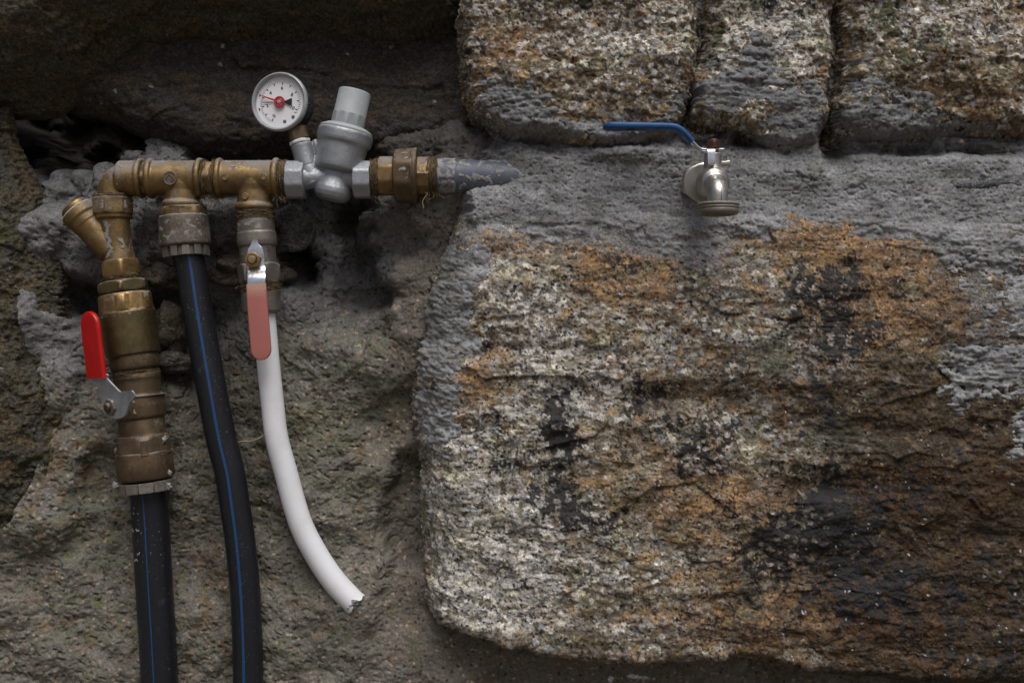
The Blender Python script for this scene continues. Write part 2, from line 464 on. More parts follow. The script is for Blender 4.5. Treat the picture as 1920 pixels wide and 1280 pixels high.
UP2 = dict(seed=620, d=-58, E=66, R=lambda u, v: 32 - 6 * sstep(150, 230, v), fall=3, wob=13, big=1.5, strata=1.1, step=2.0, fine=(1270, 1575, -12, 315),
           poly=poly_at([(1318, -210), (1550, -210), (1560, 0), (1561, 120), (1551, 225), (1532, 284), (1460, 302), (1420, 280), (1385, 252), (1340, 245), (1288, 228), (1284, 190), (1306, 130), (1318, 60)], -6),
           tilt=lambda u, v: 10 * sstep(200, 300, v), colour=colour_up(620, [(1450, 90, 80, 90, .9), (1400, 30, 60, 40, .5)], [(1530, 180, 40, 90, .3)], [(1440, 30, 30, 30, .6)], [(1330, 90, 22, 70, .55), (1390, 60, 14, 60, .4), (1545, 120, 12, 120, .35)], .12),
           mat=M_STONE, label='narrow pale granite block in the middle of the upper course, above the tap')
UP3 = dict(seed=630, d=-60, E=66, R=lambda u, v: 34 - 6 * sstep(150, 230, v), fall=3, wob=13, big=1.7, strata=1.1, step=2.0, fine=(1545, 1930, -12, 290),
           poly=poly_at([(1575, -210), (2420, -210), (2440, 100), (2400, 240), (2100, 262), (1880, 254), (1720, 268), (1600, 272), (1556, 258), (1558, 205), (1574, 130), (1566, 40)], -6),
           tilt=lambda u, v: 14 * sstep(150, 280, v), colour=colour_up(630, [(1800, 40, 100, 60, .5), (1660, 60, 60, 50, .3)], [(1780, 180, 120, 60, .45), (1900, 60, 80, 60, .3)], [(1900, 20, 40, 30, .5)], [(1640, 40, 30, 50, .55), (1690, 120, 40, 40, .5), (1750, 60, 30, 60, .4), (1600, 100, 16, 80, .4)], .34),
           mat=M_STONE, label='brown mossy granite block at the right of the upper course')

# --- dark blocks round the recess on the left
def colour_dark(seed, base, moss, rusty=.6):
    def f(u, v, Dd, s):
        n = fbm(u / 60, v / 50, 5, seed + 1); n2 = fbm(u / 14, v / 12, 4, seed + 2)
        _, _, r1, r2, _, _ = worley(u / 7.0, v / 6.0, seed + 3)
        c = np.empty(u.shape + (3,), np.float32); c[:] = base
        c *= (0.7 + 0.5 * r2 + 0.35 * n2)[..., None]
        c = mixc(c, (.17, .105, .048), rusty * sstep(.0, .5, n + .4 * n2))
        c = mixc(c, (base[0] * .9 + .02, base[0] * .9 + .018, base[0] * .9 + .015), 0.6 * sstep(.05, .4, -n + .3 * n2))
        c = np.where(((r1 > .996) & (r2 > .4))[..., None], np.array((.26, .22, .17), np.float32), c)
        c = mixc(c, (.060, .068, .020), 0.75 * sstep(.28, .6, blobs(u, v, moss) + .35 * n2 + .2 * n))
        ro = 0.7 + 0.2 * r2
        return np.clip(c, .01, .6), ro
    return f
LINTEL = dict(seed=710, d=-70, E=150, R=120, pw=1.5, fall=3, wob=9, big=1.0, strata=2.2, step=2.4, fine=(-12, 870, -12, 230),
              poly=poly_at([(-600, -240), (880, -240), (866, 30), (760, 52), (600, 44), (470, 50), (330, 46), (250, 56), (190, 90), (140, 150), (70, 188), (-40, 200), (-600, 215)], 20),
              tilt=lambda u, v: 30 * sstep(10, 190, v), colour=colour_dark(710, (.070, .055, .036), [(60, 60, 80, 60, .3)], .4),
              mat=M_DARK, label='dark brown lintel block over the recess, its rough lower edge at the top')
BACK = dict(seed=720, d=70, E=55, R=60, fall=6, wob=10, big=1.0, strata=1.8, step=2.4, fine=(-60, 930, -12, 330),
            poly=poly_at([(-500, -100), (1000, -100), (960, 240), (880, 300), (760, 292), (700, 296), (545, 302), (470, 292), (380, 278), (300, 262), (232, 234), (160, 200), (70, 186), (-60, 192), (-500, 200)], 80),
            tilt=lambda u, v: 22 * sstep(260, 60, v), colour=colour_dark(720, (.040, .032, .025), [], .25),
            mat=M_DARK, label='dark block at the back of the recess, behind the gauge')
LEFT = dict(seed=730, d=-30, E=95, R=170, pw=1.5, fall=2.5, wob=14, big=1.5, fineamp=1.7, strata=1.0, step=2.0, fine=(-40, 220, 190, 1090),
            poly=poly_at([(-520, 200), (-10, 190), (16, 300), (66, 362), (92, 440), (108, 560), (128, 650), (150, 760), (156, 850), (126, 940), (90, 1020), (20, 1060), (-520, 1070)], 30),
            tilt=ZERO, colour=colour_dark(730, (.066, .056, .035), [(20, 420, 60, 50, .5), (60, 560, 50, 70, .35), (30, 700, 60, 60, .3), (110, 860, 50, 60, .35)], .45),
            mat=M_DARK, label='brown mossy block at the left side of the recess, beside the red lever')

STONES = [BIG, UP1, UP2, UP3, LINTEL, BACK, LEFT]
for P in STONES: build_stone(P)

# --- small rubble stones wedged in the back of the recess
def rubble(p, size, seed, base, label):
    bm = bmesh.new(); bmesh.ops.create_icosphere(bm, subdivisions=5, radius=1.0)
    co = np.array([q.co[:] for q in bm.verts], dtype=np.float32)
    x, y, z = co[:, 0], co[:, 1], co[:, 2]
    n = 0.28 * perlin(x * 1.3 + seed, y * 1.3 + z, seed) + 0.22 * facets(x + z * .7, y - z * .6, .55, .5, .5, seed + 2)
    n += 0.05 * perlin(x * 9 + z * 7, y * 9 - z * 5, seed + 3) + 0.03 * perlin(x * 22 + z * 15, y * 21 - z * 17, seed + 4)
    co *= (1 + n)[:, None]
    for q, c in zip(bm.verts, co): q.co = (p[0] + c[0] * size[0], p[1] + c[1] * size[1], p[2] + c[2] * size[2])
    me = bpy.data.meshes.new('stone'); bm.to_mesh(me); bm.free()
    u, v = co[:, 0] * size[0], co[:, 1] * size[1]
    m = 0.7 + 0.5 * fbm(u / 14 + co[:, 2], v / 14, 4, seed + 5)
    col = np.ones((len(u), 4), np.float32); col[:, :3] = np.array(base) * m[:, None]
    a = me.attributes.new('mineral', 'FLOAT_COLOR', 'POINT'); a.data.foreach_set('color', col.ravel())
    b = me.attributes.new('polish', 'FLOAT', 'POINT'); b.data.foreach_set('value', np.full(len(u), .8, np.float32))
    obj('stone', me, M_DARK, wall, sharp=0, label=label)
rubble(at(470, 505, 92), (78, 34, 45), 41, (.13, .095, .07), 'small brown rubble stone between the black hose and the pink lever')
rubble(at(305, 520, 95), (44, 30, 40), 42, (.125, .10, .075), 'small brown rubble stone behind the left brass valves')
rubble(at(322, 615, 88), (36, 52, 40), 43, (.13, .105, .08), 'upright rubble stone behind the upper black hose')
rubble(at(330, 680, 80), (46, 22, 36), 44, (.135, .12, .10), 'flat rubble stone beside the check valve')
rubble(at(535, 430, 100), (52, 48, 40), 45, (.16, .155, .15), 'round grey rubble stone below the silver reducing valve')

# --- grey mortar of the right-hand face: bedding joint plus smears over the blocks
def mortar_noise(u, v, rough):
    n = 8 * fbm(u / 120, v / 66, 4, 801) + 2.4 * fbm(u / 34, v / 19, 4, 802)
    n += rough * (lumps(u, v, 30, 5, 803, .7) + lumps(u, v, 14, 3.2, 804, .7) + lumps(u, v, 7, 2.2, 805, .6))
    n += 1.0 * (1 - rough) * fbm(u / 80 + v / 160, v / 11, 4, 810) + rough * 1.0 * perlin(u / 4.6, v / 4.0, 806) + (1 - rough) * 0.5 * perlin(u / 12, v / 3.6, 807)
    n += 6 * sstep(.42, .56, perlin(u / 17, v / 9, 808)) * rough + 3.0 * sstep(.46, .56, perlin(u / 6, v / 5, 809))
    n += 4 * sstep(.035, .0, np.abs(fbm(u / 100, v / 60, 4, 811))) * sstep(.12, .3, fbm(u / 80, v / 80, 3, 812))
    return n
def build_joint():
    us = axis(660, 2440, 676, 1932, 2.0); vs = axis(-20, 1300, -8, 920, 2.0)
    U, V = np.meshgrid(us, vs)
    lows = []; surf = np.full(U.shape, 1e3)
    for P in (BIG, UP1, UP2, UP3):
        d, s = stone_low(U, V, P)
        lows.append((d, s)); surf = np.minimum(surf, np.where(s > -22, d, 1e3))
    n = fbm(U / 70, V / 45, 4, 820); n2 = fbm(U / 22, V / 15, 4, 821)
    band = -33 + 0.0 * U
    band += 80 * sstep(1000, 850, U - 0.3 * (V - 330)) * sstep(362, 326, V)
    band += 170 * sstep(892, 828, U + 14 * n + 6 * n2)          # recedes round the grey pipe
    band += 42 * sstep(298, 250, V + 26 * n + 10 * n2)
    band += blobs(U, V, [(1318, 235, 34, 30, 60), (1560, 262, 18, 40, 60), (1700, 284, 120, 9, 38), (1850, 288, 60, 10, 34), (1290, 150, 12, 90, 60), (1400, 262, 22, 12, 40), (1840, 352, 66, 9, 1)])
    band -= blobs(U, V, [(1370, 250, 26, 20, 26), (1180, 292, 100, 14, 10), (1470, 330, 120, 20, 7), (900, 392, 60, 22, 6), (1060, 310, 60, 20, 8)])
    band += 200 * sstep(420, 470, V)
    smear = []
    a = 1.25 * sstep(480, 395, V + 40 * n + 14 * n2) + blobs(U, V, [(1250, 455, 55, 40, .7), (1130, 470, 30, 22, .5), (1060, 510, 26, 30, .45), (1700, 430, 90, 30, .6), (1790, 470, 60, 25, .45), (1575, 418, 110, 30, -.6), (1150, 440, 30, 26, -.5)])
    a += 1.6 * sstep(960, 850, U + .22 * (V - 500) * (V > 500) - .0 * V + 34 * n + 12 * n2) * sstep(1060, 820, V + 60 * n)
    a += blobs(U, V, [(1900, 560, 80, 60, 1.2), (1840, 700, 75, 55, 1.3), (1930, 700, 60, 150, 1.3), (1860, 470, 70, 30, 1.0), (1760, 410, 80, 16, .5)]) * (0.85 + .3 * n2)
    smear.append((lows[0], a - .55 + (.75 * n2 + .4 * n) * sstep(.08, .35, a)))
    b = blobs(U, V, [(920, 205, 70, 42, 1.2), (985, 235, 90, 40, .9), (1080, 265, 120, 22, .9), (1210, 255, 70, 24, .7), (1255, 225, 40, 34, .8), (895, 160, 26, 14, .4)])
    smear.append((lows[1], b - .5 + (.8 * n2 + .4 * n) * sstep(.08, .35, b)))
    b = blobs(U, V, [(1340, 200, 60, 60, 1.1), (1430, 220, 80, 45, 1.2), (1500, 250, 50, 60, 1.0), (1400, 130, 24, 40, .8), (1475, 120, 20, 40, .3)])
    smear.append((lows[2], b - .5 + (.8 * n2 + .4 * n) * sstep(.08, .35, b)))
    b = blobs(U, V, [(1600, 190, 40, 40, 1.1), (1640, 235, 80, 30, 1.0), (1760, 262, 120, 16, .6), (1690, 210, 40, 20, .5)])
    smear.append((lows[3], b - .5 + (.8 * n2 + .4 * n) * sstep(.08, .35, b)))
    Dm = band
    for (d, s), m in smear:
        t = 8 * np.clip(m * 1.8, -3.5, 1.0)
        Dm = np.minimum(Dm, np.where(s > 2, d - t, d + 60))
    side = sstep(930, 800, U) * sstep(400, 520, V)
    rough = np.clip(0.06 + 0.75 * sstep(.05, .5, fbm(U / 120, V / 80, 3, 830)) - .35 * sstep(370, 420, V) * (U > 860) + .5 * sstep(340, 290, V) + .3 * side - .45 * sstep(440, 500, V) * (U > 1500), .12, 1)
    rel = mortar_noise(U, V, rough)
    rel += side * 4.0 * perlin(U / 16 + V / 30, V / 9 - U / 18, 833)
    rel += 2.2 * perlin(U / 30, V / 5.5, 834) * (sstep(420, 470, V) * (U > 1500) + sstep(250, 200, V))
    Ux, Vx, Dd = push(us, vs, U, V, Dm, rel, 3.0)
    keep = (Dd < surf + 16) & (Dd < 110) & (Dm < surf + 6)
    c = np.empty(U.shape + (3,), np.float32); c[:] = (.262, .266, .272)
    m = 1 + .65 * fbm(U / 70, V / 40, 6, 840, .6) + .15 * perlin(U / 5, V / 5, 841)
    c *= m[..., None]
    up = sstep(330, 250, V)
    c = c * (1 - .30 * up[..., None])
    c = mixc(c, (.15, .155, .115), .5 * sstep(.1, .5, fbm(U / 80, V / 90, 4, 842) + .5 * side * sstep(700, 500, V)))
    c = mixc(c, (.21, .165, .10), .5 * sstep(.35, .7, fbm(U / 30, V / 24, 4, 843) + .2 * sstep(380, 440, V)))
    _, _, r1, r2, _, _ = worley(U / 9, V / 8, 845)
    f1 = worley(U / 9, V / 8, 845)[0]
    peb = (r1 > .84) & (f1 < .24)
    c = np.where(peb[..., None], np.array((.34, .28, .22), np.float32) * (.6 + .6 * r2)[..., None], c)
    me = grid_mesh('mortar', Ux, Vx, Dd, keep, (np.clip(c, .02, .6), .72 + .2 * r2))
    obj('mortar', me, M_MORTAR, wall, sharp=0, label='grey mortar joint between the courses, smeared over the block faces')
build_joint()

# --- cement and earth at the back and foot of the recess, deep hollows darkened in the colour
PTS = [(-60, 240, 120), (0, 240, 220), (60, 225, 420), (150, 230, 480), (210, 250, 420), (120, 280, 460), (60, 285, 400), (180, 276, 440), (30, 300, 240), (230, 215, 420), (100, 258, 480), (200, 258, 460), (240, 238, 380), (80, 300, 420), (130, 302, 440), (180, 296, 420), (222, 270, 330), (20, 270, 300), (100, 326, 96), (150, 330, 96), (200, 322, 96), (236, 296, 120), (292, 280, 130), (0, 200, 380), (900, 200, 120), (800, 190, 110), (900, 100, 200), (600, 150, 300), (300, 150, 500), (-100, 100, 400), (10, 340, 60), (55, 345, 130), 
       (90, 352, 66), (200, 345, 66), (285, 300, 84), (340, 300, 84), (390, 300, 220), (450, 306, 260), (540, 315, 230), (300, 330, 62), (640, 330, 120),
       (80, 430, 30), (150, 480, 52), (300, 430, 58), (420, 430, 62), (420, 500, 110), (600, 395, 185), (655, 440, 230), (650, 400, 230), (555, 495, 240), (704, 550, 170), (690, 505, 190), (670, 480, 210), (692, 440, 180), (610, 545, 90), (520, 560, 66), (690, 620, 80), (640, 680, 50), (620, 480, 165),
       (330, 590, 200), (165, 570, 190), (100, 600, 28), (100, 700, 24), (190, 690, 58), (350, 690, 120), (300, 740, 70), (170, 800, 44), (200, 880, 62), (130, 880, 16),
       (725, 400, 52), (790, 380, 16), (700, 440, 76), (830, 330, 14), (860, 290, 18), (780, 300, 62), (720, 500, 80), (770, 520, 40), (760, 600, 36), (725, 660, 48), (762, 800, 76), (768, 900, 112), (770, 1000, 112), (760, 1120, 56), (700, 900, 58), (690, 1050, 44),
       (600, 800, 46), (520, 700, 58), (600, 1000, 38), (640, 1140, 14), (600, 1240, 16), (420, 1000, 66), (400, 1250, 44), (200, 1000, 46), (100, 1100, 24), (200, 1250, 24), (50, 960, 4), (30, 600, -6), (20, 1200, 6),
       (830, 1230, 30), (1000, 1262, 46), (1300, 1280, 60), (1900, 1300, 64), (2300, 1310, 64), (900, 1500, -20), (1900, 1500, -20), (300, 1500, -20), (-300, 1300, -10), (-300, 700, -10), (900, 1900, -50), (0, 1900, -50), (2300, 1900, -50)]
def build_render(us, vs, part):
    U, V = np.meshgrid(us, vs)
    uw = U + 16 * fbm(U / 60, V / 60, 4, 901); vw = V + 16 * fbm(U / 60 + 70, V / 60, 4, 902)
    num = np.zeros(U.shape, np.float32); den = num.copy()
    for x, y, d in PTS:
        p = at(x, y, min(d, 140))
        wgt = 1.0 / (((uw - p[0]) ** 2 + (vw - p[1]) ** 2) / 900.0 + 0.30) ** 2.4
        num += wgt * d; den += wgt
    base = num / den
    rough = sstep(620, 480, V) * .55 + .45
    n = 30 * fbm(U / 130, V / 120, 6, 903, .46) + 4 * fbm(U / 34, V / 34, 3, 904) + lumps(U, V, 4.6, 1.1, 913, .3)
    n += 0
    n += rough * (lumps(U, V, 34, 10, 905, .6) + lumps(U, V, 15, 3.6, 906, .72)) + lumps(U, V, 7.5, 1.7, 909, .65)
    n += .9 * perlin(U / 4.5, V / 4.2, 910) + 3.5 * sstep(.38, .52, perlin(U / 12, V / 9, 911))
    flat = sstep(700, 760, U) * sstep(300, 420, V)
    n = n * (1 - .3 * flat) + flat * 1.4 * perlin(U / 3.4, V / 14, 912)
    ch = blobs(U, V, [(640, 1190, 120, 60, 1.0), (950, 1255, 200, 20, 1.0)])
    n = n * (1 - .45 * np.clip(ch, 0, 1))
    Ux, Vx, Dd = push(us, vs, U, V, base, n, 2.0)
    # shape of the neighbours, to drop what can never be seen
    hid = np.zeros(U.shape, bool)
    for P in (BIG,):
        d, s = stone_low(U, V, P); hid |= (s > 90)
    for P in (LEFT,):
        d, s = stone_low(U, V, P); hid |= (s > 70)
    hid |= (U > 1000.5) & (V < 1150)
    low = sstep(560, 760, V + .25 * (U - 400) + 50 * fbm(U / 60, V / 60, 3, 920))
    c = np.empty(U.shape + (3,), np.float32); c[:] = (.165, .162, .162)
    c = mixc(c, (.178, .167, .138), low)
    c = mixc(c, (.165, .142, .118), flat * .8)
    c = mixc(c, (.060, .050, .042), sstep(345, 290, V) * sstep(560, 700, U) * sstep(960, 860, U) * .85)  # shade in the recess's upper right put into the cement colour
    q = fbm(U / 50, V / 45, 5, 921); q2 = fbm(U / 16, V / 14, 4, 922)
    c = mixc(c, (.120, .122, .070), .6 * low * sstep(.0, .45, q + .3 * q2 + blobs(U, V, [(600, 800, 120, 110, .35), (200, 950, 120, 120, .25), (470, 850, 60, 90, .3)])))
    c = mixc(c, (.19, .115, .05), .42 * low * sstep(.15, .5, fbm(U / 36, V / 40, 4, 923) + blobs(U, V, [(380, 1080, 60, 140, .35), (100, 880, 90, 120, .35), (60, 1150, 80, 80, .15)])))
    c = mixc(c, (.20, .198, .192), .7 * sstep(.15, .45, fbm(U / 60, V / 70, 4, 924) + blobs(U, V, [(590, 700, 60, 40, .3), (370, 1040, 30, 80, .3), (560, 690, 60, 30, .2)]) - .1))
    c = mixc(c, (.09, .075, .055), .6 * sstep(.1, .5, -q + .4 * q2) * (0.4 + .6 * low))
    c *= (1 + .3 * q2 + .15 * perlin(U / 4, V / 4, 925))[..., None]
    f1, _, r1, r2, _, _ = worley(U / 8, V / 7, 926)
    peb = (r1 > .83) & (f1 < .40)
    pc = np.empty_like(c); pc[:] = (.34, .27, .21); pc *= (.45 + .75 * r2)[..., None]
    c = np.where((peb & (low > .3))[..., None], pc, c)
    Dd = Dd - np.where(peb & (low > .3), 1.6 * np.clip(1 - f1 / .4, 0, 1), 0)
    c = np.where(((r1 < .05) & (f1 < .35))[..., None], np.array((.04, .04, .035), np.float32), c)
    c = mixc(c, (.026, .021, .016), sstep(175, 250, base))  # near-black by depth: darkness of the deep hollows put into the colour
    pw = at(1180, 1272, 50)
    c = mixc(c, (.62, .63, .65), sstep(.62, .70, blobs(U, V, [(pw[0] + 14, pw[1] - 2, 34, 5, 1.0, 6), (pw[0] - 36, pw[1] + 2, 8, 9, .9)]) + .45 * q2))
    c = c * (1 - .05 * low)[..., None]
    moss = sstep(.55, .8, blobs(U, V, [(118, 1045, 10, 8, 1.2), (175, 1135, 14, 18, .8), (90, 1140, 10, 10, .8), (465, 835, 40, 20, .4)]) + .5 * q2)
    c = mixc(c, (.085, .12, .025), .8 * moss)
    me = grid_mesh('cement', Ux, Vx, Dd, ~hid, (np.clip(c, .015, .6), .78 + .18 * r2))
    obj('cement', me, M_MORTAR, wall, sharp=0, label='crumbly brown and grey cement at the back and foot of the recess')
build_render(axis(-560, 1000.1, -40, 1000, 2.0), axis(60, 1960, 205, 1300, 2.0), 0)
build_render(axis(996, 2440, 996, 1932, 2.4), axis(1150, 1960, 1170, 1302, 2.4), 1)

# --- earth and hearting that fills the wall behind the blocks
def build_core():
    m = Mat('dark_earth_fill'); n = m.noise(60, 5, .6)
    m.set(color=m.mix(m.ramp(n, .3, .7), (.03, .024, .018), (.06, .05, .04)), rough=.95, normal=m.bump(n, .01))
    bm = bmesh.new(); bmesh.ops.create_cube(bm, size=1.0)
    for q in bm.verts: q.co = (950 + q.co.x * 3000, 700 + q.co.y * 1900, 760 + q.co.z * 300)
    obj('earth_fill', bm, m.m, wall, smooth=False, label='dark earth filling seen deep in the holes')
build_core()

# ---------------------------------------------------------------- ground in front of the wall (below the frame)
def build_ground():
    m = Mat('trodden_earth')
    n = m.noise(3.0, 6, .6); n2 = m.noise(90, 4, .6, seed=2)
    m.set(color=m.mix(m.ramp(n, .35, .65), (.12, .095, .065), (.17, .15, .12)), rough=.9, normal=m.bump(n2, .01))
    bm = bmesh.new()
    xs = [-150, -12, -3, -1, 1, 3, 12, 150]; ys = [-300, -20, -5, -2, -1, -.4, .02]
    vv = [[bm.verts.new((x / S + 960, 640 + .75 / S, y / S)) for x in xs] for y in ys]
    for i in range(len(ys) - 1):
        for j in range(len(xs) - 1): bm.faces.new((vv[i][j], vv[i][j + 1], vv[i + 1][j + 1], vv[i + 1][j]))
    o = obj('ground', bm, m.m, None, smooth=False)
    tag(o, 'bare trodden earth at the foot of the wall', None, None, 'structure')
build_ground()
# ---------------------------------------------------------------- materials of the plumbing
def metal_mat(name, col, col2, dust, rough=(.32, .55), metal=.9, dusty=.5, grime=(.05, .04, .025), grimy=.45, scale=1.0, cast=.00012):
    m = Mat(name)
    n1 = m.noise(70 * scale, 5, .65); n2 = m.noise(420 * scale, 4, .7, seed=4); n3 = m.noise(28 * scale, 4, .6, seed=9); n4 = m.noise(1500, 2, .5, seed=6)
    base = m.mix(m.ramp(n1, .35, .65), col, col2)
    up = m.up()
    # lime and dust lie on what faces up, grime in patches anywhere
    dm = m.ramp(m.math('ADD', m.math('MULTIPLY', up, .34), m.math('ADD', m.math('MULTIPLY', n3, .9), m.math('MULTIPLY', n2, .8))), 1.16 - .36 * dusty, 1.50 - .30 * dusty)
    dm = m.math('MULTIPLY', dm, .85)
    gm = m.math('MULTIPLY', m.ramp(m.math('ADD', n1, m.math('MULTIPLY', n2, .5)), .86 - .1 * grimy, 1.02 - .1 * grimy), grimy)
    c = m.mix(gm, base, grime); c = m.mix(dm, c, dust)
    mt = m.math('MULTIPLY', m.math('SUBTRACT', 1.0, m.math('MAXIMUM', dm, gm)), metal)
    ro = m.math('ADD', m.ramp(n2, .3, .7, rough[0], rough[1]), m.math('MULTIPLY', m.math('MAXIMUM', dm, gm), .35), clamp=True)
    h = m.math('ADD', m.math('MULTIPLY', n4, .6), m.math('ADD', n2, m.math('MULTIPLY', dm, 1.0)))
    m.set(color=c, metal=mt, rough=ro, normal=m.bump(h, cast, .8))
    return m.m

def plain_mat(name, col, rough=.45, spec=.5, speck=None, speck_amt=.0, col2=None, scale=60, bumpd=.00005, metal=0.0, coat=0.0):
    m = Mat(name)
    n1 = m.noise(scale, 5, .6); n2 = m.noise(900, 3, .6, seed=4)
    c = m.mix(m.ramp(n1, .4, .68), col, col2 if col2 else tuple(x * .85 for x in col))
    ro = m.ramp(n1, .3, .7, rough - .08, rough + .08)
    if speck:
        s = m.ramp(m.noise(520, 2, .5, seed=7), .70 - .1 * speck_amt, .74 - .1 * speck_amt)
        sm = m.ramp(m.noise(45, 6, .75, seed=12), .60, .72)
        s = m.math('MULTIPLY', s, m.ramp(m.noise(22, 3, .6, seed=19), .42, .62))
        k = m.math('MAXIMUM', s, m.math('MULTIPLY', m.math('MULTIPLY', sm, m.ramp(n2, .4, .6)), speck_amt), clamp=True)
        c = m.mix(k, c, speck); ro = m.math('ADD', ro, m.math('MULTIPLY', k, .3), clamp=True)
    m.set(color=c, rough=ro, spec=spec, metal=metal, normal=m.bump(m.math('ADD', n2, n1), bumpd, .5), coat=coat)
    return m.m

BRASS = metal_mat('aged_brass', (.285, .19, .080), (.19, .128, .058), (.245, .235, .228), rough=(.42, .62), dusty=1.0, grimy=.6, metal=.85)
BRASS_CLEAN = metal_mat('bright_brass', (.32, .205, .078), (.225, .145, .06), (.28, .265, .245), rough=(.34, .52), dusty=.7, grimy=.5)
BRASS_DULL = metal_mat('dull_olive_brass', (.20, .155, .075), (.14, .11, .055), (.31, .29, .26), rough=(.36, .52), dusty=.5, grimy=.5)
BRASS_BROWN = metal_mat('brown_tarnished_brass', (.15, .105, .06), (.10, .07, .042), (.26, .235, .20), rough=(.44, .62), dusty=.7, grimy=.55, metal=.7)
BRASS_GREY = metal_mat('lime_coated_brass', (.18, .145, .105), (.13, .10, .075), (.235, .23, .235), rough=(.45, .65), dusty=1.15, grimy=.35, metal=.7)
NICKEL_OLD = metal_mat('dirty_nickel', (.26, .23, .20), (.19, .17, .145), (.30, .285, .265), rough=(.4, .6), dusty=.75, grimy=.45, metal=.7, grime=(.075, .06, .045))
NICKEL = metal_mat('satin_nickel', (.52, .50, .475), (.42, .395, .36), (.42, .40, .375), rough=(.28, .42), dusty=.25, grimy=.25, grime=(.21, .16, .10), cast=.00008)
SILVER = metal_mat('silver_cast_coating', (.40, .415, .44), (.33, .345, .37), (.42, .435, .455), rough=(.36, .52), dusty=.55, grimy=.16, metal=.72, grime=(.13, .115, .10), cast=.0005)
STEEL = metal_mat('polished_steel', (.74, .76, .80), (.60, .62, .66), (.5, .5, .5), rough=(.12, .28), dusty=.05, grimy=.15, grime=(.3, .2, .08), cast=.00002)
ZINC = metal_mat('zinc_plate', (.46, .50, .53), (.36, .39, .42), (.40, .43, .45), rough=(.38, .55), dusty=.6, grimy=.45, metal=.75)
HEMP = plain_mat('hemp_fibre', (.125, .092, .05), rough=.85, spec=.2, col2=(.21, .155, .09), scale=300, bumpd=.0004)
HEMP_PALE = plain_mat('pale_fibre', (.36, .29, .19), rough=.8, spec=.2)
BLACK_PE = plain_mat('black_polyethylene', (.011, .012, .016), rough=.42, spec=.45, speck=(.15, .155, .165), speck_amt=.30)
BLUE_STRIPE = plain_mat('blue_stripe', (.009, .058, .17), rough=.45)
WHITE_HOSE = plain_mat('white_hose', (.82, .83, .86), rough=.36, spec=.45, speck=(.16, .14, .11), speck_amt=-.42, col2=(.75, .755, .78), scale=34)
RED = plain_mat('red_vinyl', (.56, .006, .006), rough=.30, spec=.5, speck=(.30, .09, .07), speck_amt=.5, col2=(.44, .007, .006), scale=45)
BLUE = plain_mat('blue_vinyl', (.016, .085, .23), rough=.45, spec=.35, col2=(.010, .058, .165), scale=120, speck=(.10, .13, .17), speck_amt=.3)
GREY_PVC = plain_mat('grey_pvc', (.105, .125, .16), rough=.5, col2=(.09, .105, .135))
GREY_CAP = plain_mat('light_grey_plastic', (.40, .43, .44), rough=.42, col2=(.36, .39, .40), speck=(.24, .21, .17), speck_amt=.0)
WHITE_TAPE = plain_mat('white_thread_tape', (.72, .73, .75), rough=.6)
CRUST = mineral = plain_mat('dried_cement', (.30, .295, .285), rough=.9, spec=.2, col2=(.20, .195, .19), scale=180, bumpd=.0008)
RUST_NUT = plain_mat('red_brown_nut', (.060, .022, .013), rough=.45, col2=(.04, .015, .009), scale=200, metal=.35)
GAUGE_BLACK = plain_mat('black_gauge_case', (.018, .02, .025), rough=.42, speck=(.22, .24, .26), speck_amt=1.0, col2=(.03, .034, .04), scale=80)
DIAL_WHITE = plain_mat('white_dial', (.88, .88, .89), rough=.5, col2=(.86, .86, .87))
INK = plain_mat('black_print', (.012, .012, .014), rough=.6)
HOLE = plain_mat('grey_hole', (.12, .12, .13), rough=.7)
NEEDLE_RED = plain_mat('red_plastic', (.50, .03, .035), rough=.35)
CLEAR_RIM = plain_mat('clear_grey_rim', (.34, .355, .365), rough=.14, spec=.7, col2=(.27, .285, .295))
PALE_PINK = None
def pink_mat():
    m = Mat('faded_pink_vinyl')
    s = m.n('ShaderNodeSeparateXYZ'); m.l(m.coord(), s.inputs[0])
    n = m.noise(120, 4, .6)
    # bleached towards the neck of the lever, a wear that belongs to the sleeve
    k = m.ramp(m.math('ADD', s.outputs[2], m.math('MULTIPLY', n, .004)), -.047, -.031)
    c = m.mix(k, (.40, .135, .115), (.52, .30, .225))
    c = m.mix(m.ramp(m.noise(40, 5, .7, seed=3), .55, .75), c, (.33, .12, .105))
    m.set(color=c, rough=.5, normal=m.bump(m.noise(700, 3, .6), .00005))
    return m.m
PINK = pink_mat()
def glass_mat():
    m = bpy.data.materials.new('gauge_glass'); m.use_nodes = True
    t = m.node_tree; t.nodes.clear()
    o = t.nodes.new('ShaderNodeOutputMaterial'); mx = t.nodes.new('ShaderNodeMixShader')
    tr = t.nodes.new('ShaderNodeBsdfTransparent'); tr.inputs[0].default_value = (.985, .985, .99, 1)
    g = t.nodes.new('ShaderNodeBsdfGlossy'); g.inputs['Roughness'].default_value = .06
    f = t.nodes.new('ShaderNodeFresnel'); f.inputs[0].default_value = 1.25
    t.links.new(f.outputs[0], mx.inputs[0]); t.links.new(tr.outputs[0], mx.inputs[1]); t.links.new(g.outputs[0], mx.inputs[2])
    t.links.new(mx.outputs[0], o.inputs[0])
    return m
GLASS = glass_mat()

# ---------------------------------------------------------------- shape builders (all in units)
V3 = lambda *a: np.array(a, dtype=np.float64)
def unit(a):
    a = np.asarray(a, float); return a / np.linalg.norm(a)
def frame(a):
    """two axes square to a; the first one looks towards the camera as far as it can"""
    a = unit(a); ref = V3(0, 0, -1) if abs(a[2]) < .95 else V3(0, -1, 0)
    e = unit(ref - a * np.dot(ref, a)); return e, np.cross(a, e)

